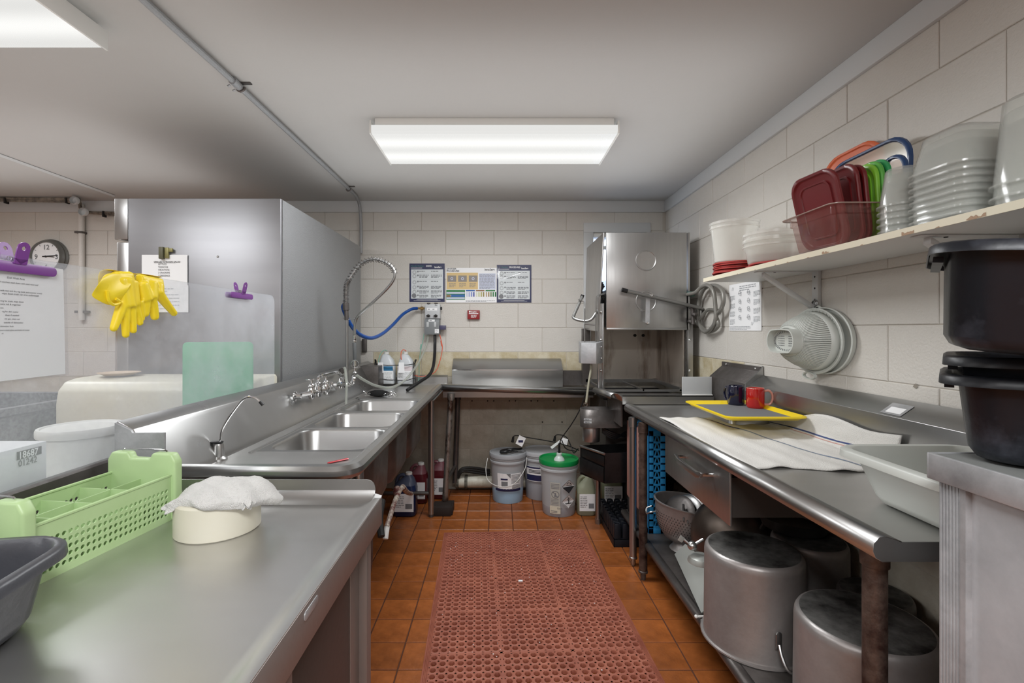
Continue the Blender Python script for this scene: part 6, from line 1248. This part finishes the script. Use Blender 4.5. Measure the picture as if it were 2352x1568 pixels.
m.build('slotted_wall', greyp, t, solid=.0025, smooth=0, recalc=False, kind='stuff')
m = MB().loft([el(*prb[0]), el(prb[1][0]-.001, *prb[1][1:])], False, False).loft([el(prb[4][0]+.002, *prb[4][1:]), el(*prb[5])], False, False); m.build('bands', greyp, t, solid=.0025, recalc=False)
m = MB(); n = 48
def stad(x, a, b): return [V(x, cy_+(a-b)*(1 if math.cos(q) > 0 else -1)*min(1, abs(math.cos(q))*3)+b*math.cos(q), cz_+b*math.sin(q)) for q in [2*math.pi*(k+.5)/n for k in range(n)]]
m.loft([stad(x_r-.112, .100, .054), stad(x_r-.150, .098, .052), stad(x_r-.150, .092, .047), stad(x_r-.120, .092, .047), stad(x_r-.118, .01, .005)], False, True); m.build('foot_ring', greyp, t, smooth=40)
m = MB()
for i in range(-6, 7):
    for j in range(-2, 3):
        if abs(i) > 1: m.cyl((x_r-.1205, cy_+i*.009, cz_+j*.010), (x_r-.119, cy_+i*.009, cz_+j*.010), .0022, n=6)
m.build('drain_holes', inkg, t, kind='stuff')
m = MB()
for k in range(40): q = 2*math.pi*k/40; m.cyl((x_r-.1206, cy_+.080*math.cos(q), cz_+.036*math.sin(q)), (x_r-.1206, cy_+.090*math.cos(q), cz_+.044*math.sin(q)), .0015, n=5)
m.build('foot_slots', inkg, t, kind='stuff')
m = MB(); n = 24; f = frame((x_r-.002, cy_+.02, cz_-.150), (0, 1, 0), (0, 0, 1))
o = [f(.042*math.cos(2*math.pi*k/n), .017*math.sin(2*math.pi*k/n)) for k in range(n)]; o2 = [f(.034*math.cos(2*math.pi*k/n), .011*math.sin(2*math.pi*k/n)) for k in range(n)]
m.loft([o, [p-V(.012, 0, 0) for p in o], [p-V(.012, 0, 0) for p in o2], o2, o], False, False)
m.build('grip_loop', greyp, t)
m = MB()
for k in range(12): q = math.radians(55+k*8); m.cyl(V(x_r-.004, cy_+.160*math.cos(q), cz_+.127*math.sin(q)), V(x_r-.004, cy_+.173*math.cos(q), cz_+.139*math.sin(q)), .002, n=5)
m.build('rim_ribs', greyp, t, kind='stuff')
t = thing('outer_bowl', 'pale grey plastic bowl hanging behind the slotted colander on the wall', 'bowl', (1.385, cy_-.03, cz_))
e2 = lambda x, a, b: el(x, a*.94, b*.95, 72, cy_-.03, cz_+.002)
MB().loft([e2(1.386, .178, .142), e2(1.366, .186, .148), e2(1.364, .180, .143), e2(1.380, .170, .136), e2(1.384, .1, .08)], False, True).build('bowl_body', greyp, t, smooth=50)
# hook ring and small hanging sieve at the bracket
t = thing('hanging_grater', 'grey ribbed utensils hanging from a wire ring at the far shelf bracket', 'utensil', (1.375, 2.09, 1.42))
p = V(1.368, 2.08, 1.432); MB().tube([p+V(0, .016*math.cos(2*math.pi*k/16), .016*math.sin(2*math.pi*k/16)) for k in range(16)], .0028, 6, closed=True).tube([p+V(-.004, .002+.013*math.cos(2*math.pi*k/16), .013*math.sin(2*math.pi*k/16)) for k in range(16)], .0022, 6, closed=True).build('wire_ring', steel, t)
for k in range(6): MB().tube([p+V(.002, .01+k*.003, -.012), p+V(.0, .03+k*.011, -.085)], .0022, 5).build('prong', greyp, t)
MB().lathe([(.02, 0), (.028, .003), (.028, .006), (.02, .008)], p+V(-.004, -.02, -.035), 16, (1, 0, 0)).build('handle_eye', greyp, t)
# poster on the right wall
Xp = WX-.003; a = XP(1675, 757, Xp).y; b = XP(1749, 648, Xp).y; zt_, zb_ = XP(1675, 655, Xp).z, XP(1675, 759, Xp).z
t = thing('instruction_sheet', 'white printed instruction sheet with line drawings on the right wall under the shelf', 'poster', (WX, (a+b)/2, zb_))
MB().box(Xp, Xp+.001, b, a, zb_, zt_).build('sheet', paper, t, smooth=0)
fr = frame((Xp-.0002, a, zb_), (0, -1, 0), (0, 0, 1)); W_, H_ = a-b, zt_-zb_
m = MB().greek(fr, W_*.35, W_*.85, H_*.92, .007, 3, .011)
for r_ in range(4):
    m.greek(fr, W_*.03, W_*.20, H_*(.74-.17*r_), .0045, 5, .0065).greek(fr, W_*.78, W_*.97, H_*(.78-.17*r_), .0045, 5, .0065)
m.greek(fr, W_*.02, W_*.7, H_*.08, .0045, 3, .008); m.k = 1
for r_ in range(4):
    for c_ in range(2):
        cx, cy = W_*(.36+.27*c_), H_*(.79-.17*r_); m.disc(fr, cx, cy, .014, .0008, 14, .012).disc(fr, cx+.012, cy-.008, .010, .0009, 10, .0085)
        for q in range(4): an = random.uniform(0, 3); m.poly(fr, [(cx-.02*math.cos(an), cy-.012*math.sin(an)), (cx+.02*math.cos(an), cy+.012*math.sin(an)), (cx+.02*math.cos(an), cy+.012*math.sin(an)+.0012), (cx-.02*math.cos(an), cy-.012*math.sin(an)+.0012)], .001)
for cx, cy in ((W_*.13, H_*.90), (W_*.74, H_*.14)): m.poly(fr, [(cx-.012, cy-.008), (cx-.004, cy+.010), (cx-.002, cy+.010), (cx-.010, cy-.008)]).poly(fr, [(cx+.002, cy-.010), (cx+.012, cy+.006), (cx+.010, cy+.008), (cx, cy-.008)]).poly(fr, [(cx-.004, cy+.010), (cx+.002, cy+.008), (cx+.002, cy+.006), (cx-.004, cy+.008)])
m.build('printing', [mat('faded_ink', '9c9fa3', .6), mat('faded_ink', '9c9fa3', .6)], t, smooth=0, recalc=False)
# white splash board by the machine
a, b = YP(1566, 916, 2.90), YP(1634, 865, 2.90)
t = thing('splash_board', 'frosted white plastic splash board standing between the tray and the dish machine', 'board', (a.x, 2.96, TT))
MB().box(a.x, b.x, 2.895, 2.901, TT+.002, b.z).build('panel', clear('milky_board', 'dfe1e2', .8, .2, .6), t, bevel=.001); MB().box(a.x, b.x, 2.88, 2.901, .926, .932).build('base_strip', white, t, bevel=.001)
# wall chip
p = XP(2103, 886, WX-.002); fr = frame((WX-.0022, p.y, p.z), (0, -1, 0), (0, 0, 1)); random.seed(4)
MB().poly(fr, [((.009+random.uniform(-.003, .003))*math.cos(2*math.pi*k/14), (.008+random.uniform(-.003, .002))*math.sin(2*math.pi*k/14)) for k in range(14)]).build('paint_chip', mat('bare_block', '8c857a', .9), wall_right, smooth=0, recalc=False)
# ---------------------------------------------------------------- under the right table
def pot(x, y, z, R, Hh, label, handles=None, m_=cast, rimy=True):
    t = thing('stock_pot', label, 'pot', (x, y, z), 'upturned stock pots on the undershelf')
    MB().lathe([(R+.008, z), (R+.011, z+.002), (R+.010, z+.007), (R+.002, z+.009), (R, z+.014), (R*.985, z+Hh-.03), (R*.975, z+Hh-.014), (R*.945, z+Hh-.004), (R*.90, z+Hh-.001)], (x, y, 0), 72).build('pot_body', m_, t, smooth=50)
    MB().lathe([(R*.90, z+Hh-.001), (R*.86, z+Hh), (R*.7, z+Hh-.002), (0, z+Hh-.003)], (x, y, 0), 72).build('pot_base', castdk, t, smooth=50, label='blackened base')
    for an in handles or []:
        c_, s_ = math.cos(an), math.sin(an); tx, ty = -s_, c_
        g = lambda a, r, h_: V(x+c_*r+tx*a, y+s_*r+ty*a, z+h_)
        for sg in (-1, 1): MB().slab([g(sg*.045-.011, R+.001, .075), g(sg*.045+.011, R+.001, .075), g(sg*.045+.011, R+.001, .125), g(sg*.045+.004, R+.001, .131), g(sg*.045-.004, R+.001, .131), g(sg*.045-.011, R+.001, .125)], (c_*.005, s_*.005, 0)).build('handle_plate', steel, t, bevel=.002)
        MB().tube(spl([g(-.045, R+.006, .09), g(-.050, R+.022, .065), g(-.048, R+.045, .035), (g(-.02, R+.055, .022)), g(.02, R+.055, .022), g(.048, R+.045, .035), g(.050, R+.022, .065), g(.045, R+.006, .09)], 5), .0055, 8).build('handle', steel, t)
    return t
pot(.925, 1.748, SZ+.001, .166, .328, 'largest upturned aluminium stock pot with blackened base, nearest the aisle', [math.radians(-78)])
pot(1.035, 1.365, SZ+.001, .172, .300, 'upturned aluminium stock pot partly behind the rusty near table leg')
pot(1.222, 1.895, SZ+.001, .135, .300, 'upturned dark pot behind the two large stock pots, under the steel pan', None, cast)
pot(1.255, 1.605, SZ+.001, .108, .245, 'smaller dark upturned pot at the wall side behind the near stock pot', None, steel_dk)
t = thing('round_pan', 'shallow stainless pan resting on the upturned pots below the table', 'pan', (1.19, 2.02, .50))
MB().lathe([(0, .503), (.108, .503), (.118, .508), (.136, .552), (.139, .553), (.134, .549), (.115, .510), (0, .506)], (1.222, 1.99, 0), 48).build('pan_body', steel, t, smooth=50)
# large metal lid / bowl on its side
t = thing('mixing_bowl', 'large dull metal bowl standing on its rim beside the colander under the drawer', 'bowl', (.95, 2.2, SZ))
ax = V(-.72, -.66, .18).normalized(); c = V(1.055, 2.17, SZ+.178); sB = 1.28
MB().lathe([(r_*sB, h_*sB) for r_, h_ in ((.140, 0), (.142, .002), (.141, .006), (.138, .03), (.122, .062), (.09, .09), (.045, .108), (0, .112))], c, 48, ax).lathe([(r_*sB, h_*sB) for r_, h_ in ((.140, 0), (.135, .03), (.11, .07), (.06, .095), (0, .104))], c, 40, ax).build('bowl_body', mat('brown_steel', '746a62', .38, .85, None, (6, '5a5049', .3, .7)), t, smooth=50, recalc=False)
# steel colander with contents
t = thing('metal_colander', 'footed aluminium colander full of pan lids on the undershelf', 'colander', (.92, 2.47, SZ))
cx, cy = .945, 2.46; Rc = .138
holes = MB(); kC = 1.13; pc = [(r_*kC, h_*kC) for r_, h_ in ((.052, .035), (.085, .05), (.112, .085), (.128, .125), (.136, .17), (.140, .205))]
m = MB().lathe([(.0, .033)]+pc+[(r_*kC, h_*kC) for r_, h_ in ((.146, .207), (.147, .212), (.140, .213), (.134, .205), (.122, .125), (.105, .088), (.08, .055), (0, .04))], (cx, cy, SZ), 56); rot_about(m, (cx, cy, SZ+.03), (0, 1, .0), math.radians(6)); m.build('colander_bowl', cast, t, smooth=50, recalc=False)
m = MB()
for r_ in range(8):
    h_ = (.085+r_*.0115)*kC; rad = kC*(.1125+(.136-.1125)*min(1, (h_/kC-.085)/.075)**.75)
    for k in range(64):
        q = 2*math.pi*(k+.5*(r_ % 2))/64; p = V(cx+rad*math.cos(q), cy+rad*math.sin(q), SZ+h_); nrm = V(math.cos(q), math.sin(q), -.3).normalized(); m.cyl(p-nrm*.001, p+nrm*.0016, .0021, n=6)
rot_about(m, (cx, cy, SZ+.03), (0, 1, .0), math.radians(6)); m.build('punched_holes', dark, t, kind='stuff', smooth=0, recalc=False)
MB().lathe([(.066, 0), (.068, .002), (.056, .014), (.046, .038)], (cx, cy, SZ+.001), 32).build('foot', cast, t)
m = MB().tube(spl([V(cx-.152, cy-.035, SZ+.205), V(cx-.182, cy-.035, SZ+.20), V(cx-.19, cy-.01, SZ+.185), V(cx-.182, cy+.02, SZ+.20), V(cx-.155, cy+.025, SZ+.21)], 5), .0038, 6); m.build('handle', steel, t)
for k, (dx, a, m_) in enumerate(((-.03, .5, steel_dk), (.01, .62, steel), (.03, .66, steel), (.06, .7, steel_dk))):
    t = thing('pan_lid', ['dark round pan lid at the left inside the metal colander', 'shiny round lid tilted in the colander, left of two alike', 'shiny round lid tilted in the colander, right of two alike', 'dull lid at the right inside the metal colander'][k], 'lid', (cx+dx, cy, SZ+.15), 'pan lids in the metal colander')
    axl = V(-.75, -.45, .55-.1*k).normalized(); MB().lathe([(.092, 0), (.095, .002), (.092, .004), (.07, .010), (0, .014)], V(cx+dx, cy-.01, SZ+.185), 36, axl).lathe([(.008, .014), (.012, .028), (0, .032)], V(cx+dx, cy-.01, SZ+.185), 10, axl).build('lid', m_, t, smooth=50)
t = thing('tongs', 'dark tongs handle sticking out of the metal colander over its rim', 'utensil', (.9, 2.33, SZ+.2))
MB().tube([V(.93, 2.42, .44), V(.885, 2.30, .405)], [.006, .004], 8).tube([V(.93, 2.42, .43), V(.905, 2.295, .395)], [.006, .003], 8).build('handles', steel_dk, t)
# hand-cranked cutter
t = thing('hand_cutter', 'grey cast hand-cranked cutter with ball joint and slanting plate on the undershelf', 'cutter', (.9, 2.0, SZ))
gm = mat('grey_enamel', 'a8aba6', .35, .3)
MB().slab([ZP(1549, 1272, .232), ZP(1574, 1248, .30)+V(0, .0, 0), V(.955, 1.93, .29), V(.80, 1.90, .203)], (.004, 0, -.006)).build('slanting_plate', gm, t, bevel=.001)
pb = YP(1590, 1253, 1.98); MB().ball(pb, .019, 10).build('ball_joint', mat('polished_cast', 'c0c0bd', .25, .9), t)
MB().tube([pb, YP(1577, 1243, 1.99), YP(1565, 1232, 2.0)], .007, 8).tube([pb, YP(1615, 1238, 1.98)], .006, 8).build('crank_arm', steel, t)
MB().hexa([YP(a, b, y) for y in (1.985, 2.005) for a, b in ((1556, 1240), (1566, 1246), (1574, 1236), (1563, 1228))]).build('clamp', gm, t, bevel=.001)
MB().lathe([(0, .03), (.03, .028), (.045, .02), (.052, .004), (.052, 0)], YP(1610, 1290, 1.97), 28).build('round_base', gm, t)
MB().ball(V(.768, 1.87, .206), .007, 6).tube([V(.772, 1.87, .206), V(.80, 1.87, .207)], .004, 6).build('lever_tip', white, t)
# stacked blue rack standing on end, pink board
t = thing('blue_dish_rack', 'bright blue plastic dish rack standing on edge behind the far rusty leg', 'rack', (.86, 2.8, SZ))
x0, x1, y0, y1, z0, z1 = .822, .918, 2.64, 2.99, SZ+.001, .765
m = MB()
for zz in (z0, z1-.03): m.box(x0, x1, y0, y1, zz, zz+.03)
m.box(x0, x0+.006, y0, y0+.03, z0, z1).box(x1-.03, x1, y0, y0+.004, z0, z1).box(x0, x0+.03, y0, y0+.004, z0, z1).box(x0, x1, y1-.02, y1, z0, z1); m.build('outer_frame', bluep, t, bevel=.003)
m = MB(); nz = 13
for k in range(nz):
    z = z0+.03+(z1-z0-.06)*k/nz; h_ = (z1-z0-.06)/nz
    m.box(x0, x1, y0, y0+.004, z, z+.010)
    m.slab([V(x0+.03, y0+.001, z), V(x0+.036, y0+.001, z), V(x0+.048, y0+.001, z+h_), V(x0+.042, y0+.001, z+h_)], (0, .004, 0)).slab([V(x0+.066, y0+.001, z), V(x0+.06, y0+.001, z), V(x0+.048, y0+.001, z+h_), V(x0+.054, y0+.001, z+h_)], (0, .004, 0))
m.build('lattice', bluep, t, kind='stuff', smooth=0)
m = MB().box(x0+.002, x0+.006, y0, y1, z0, z1); m.build('base_sheet', mat('dark_blue_plastic', '1b5f95', .5), t)
t = thing('pink_rack', 'salmon pink plastic rack edge showing between the two far table legs', 'rack', (.78, 2.8, SZ))
m = MB().box(.795, .815, 2.71, 2.98, .30, .76)
for k in range(12): m.box(.788, .796, 2.706, 2.712, .31+k*.037, .325+k*.037)
m.build('rack_edge', pinkp, t, bevel=.002); MB().box(.80, .815, 2.72, 2.98, SZ, .30).build('rack_foot', black, t)
# dark clutter at the wall behind: kettle lid and handles
t = thing('saucepan', 'dark saucepan with curved steel handle on the shelf behind the drawer front', 'pan', (1.15, 2.25, SZ))
MB().lathe([(0, SZ), (.10, SZ), (.105, SZ+.01), (.105, SZ+.13), (.108, SZ+.134), (.1, SZ+.13), (.098, SZ+.012), (0, SZ+.008)], (1.22, 2.42, 0), 40).build('pan_body', steel_dk, t, smooth=50)
MB().tube(spl([V(1.15, 2.33, SZ+.12), V(1.13, 2.2, SZ+.18), V(1.12, 2.08, SZ+.24), V(1.11, 2.0, SZ+.32)], 5), .011, 8, flat=.6).build('pan_handle', steel, t)
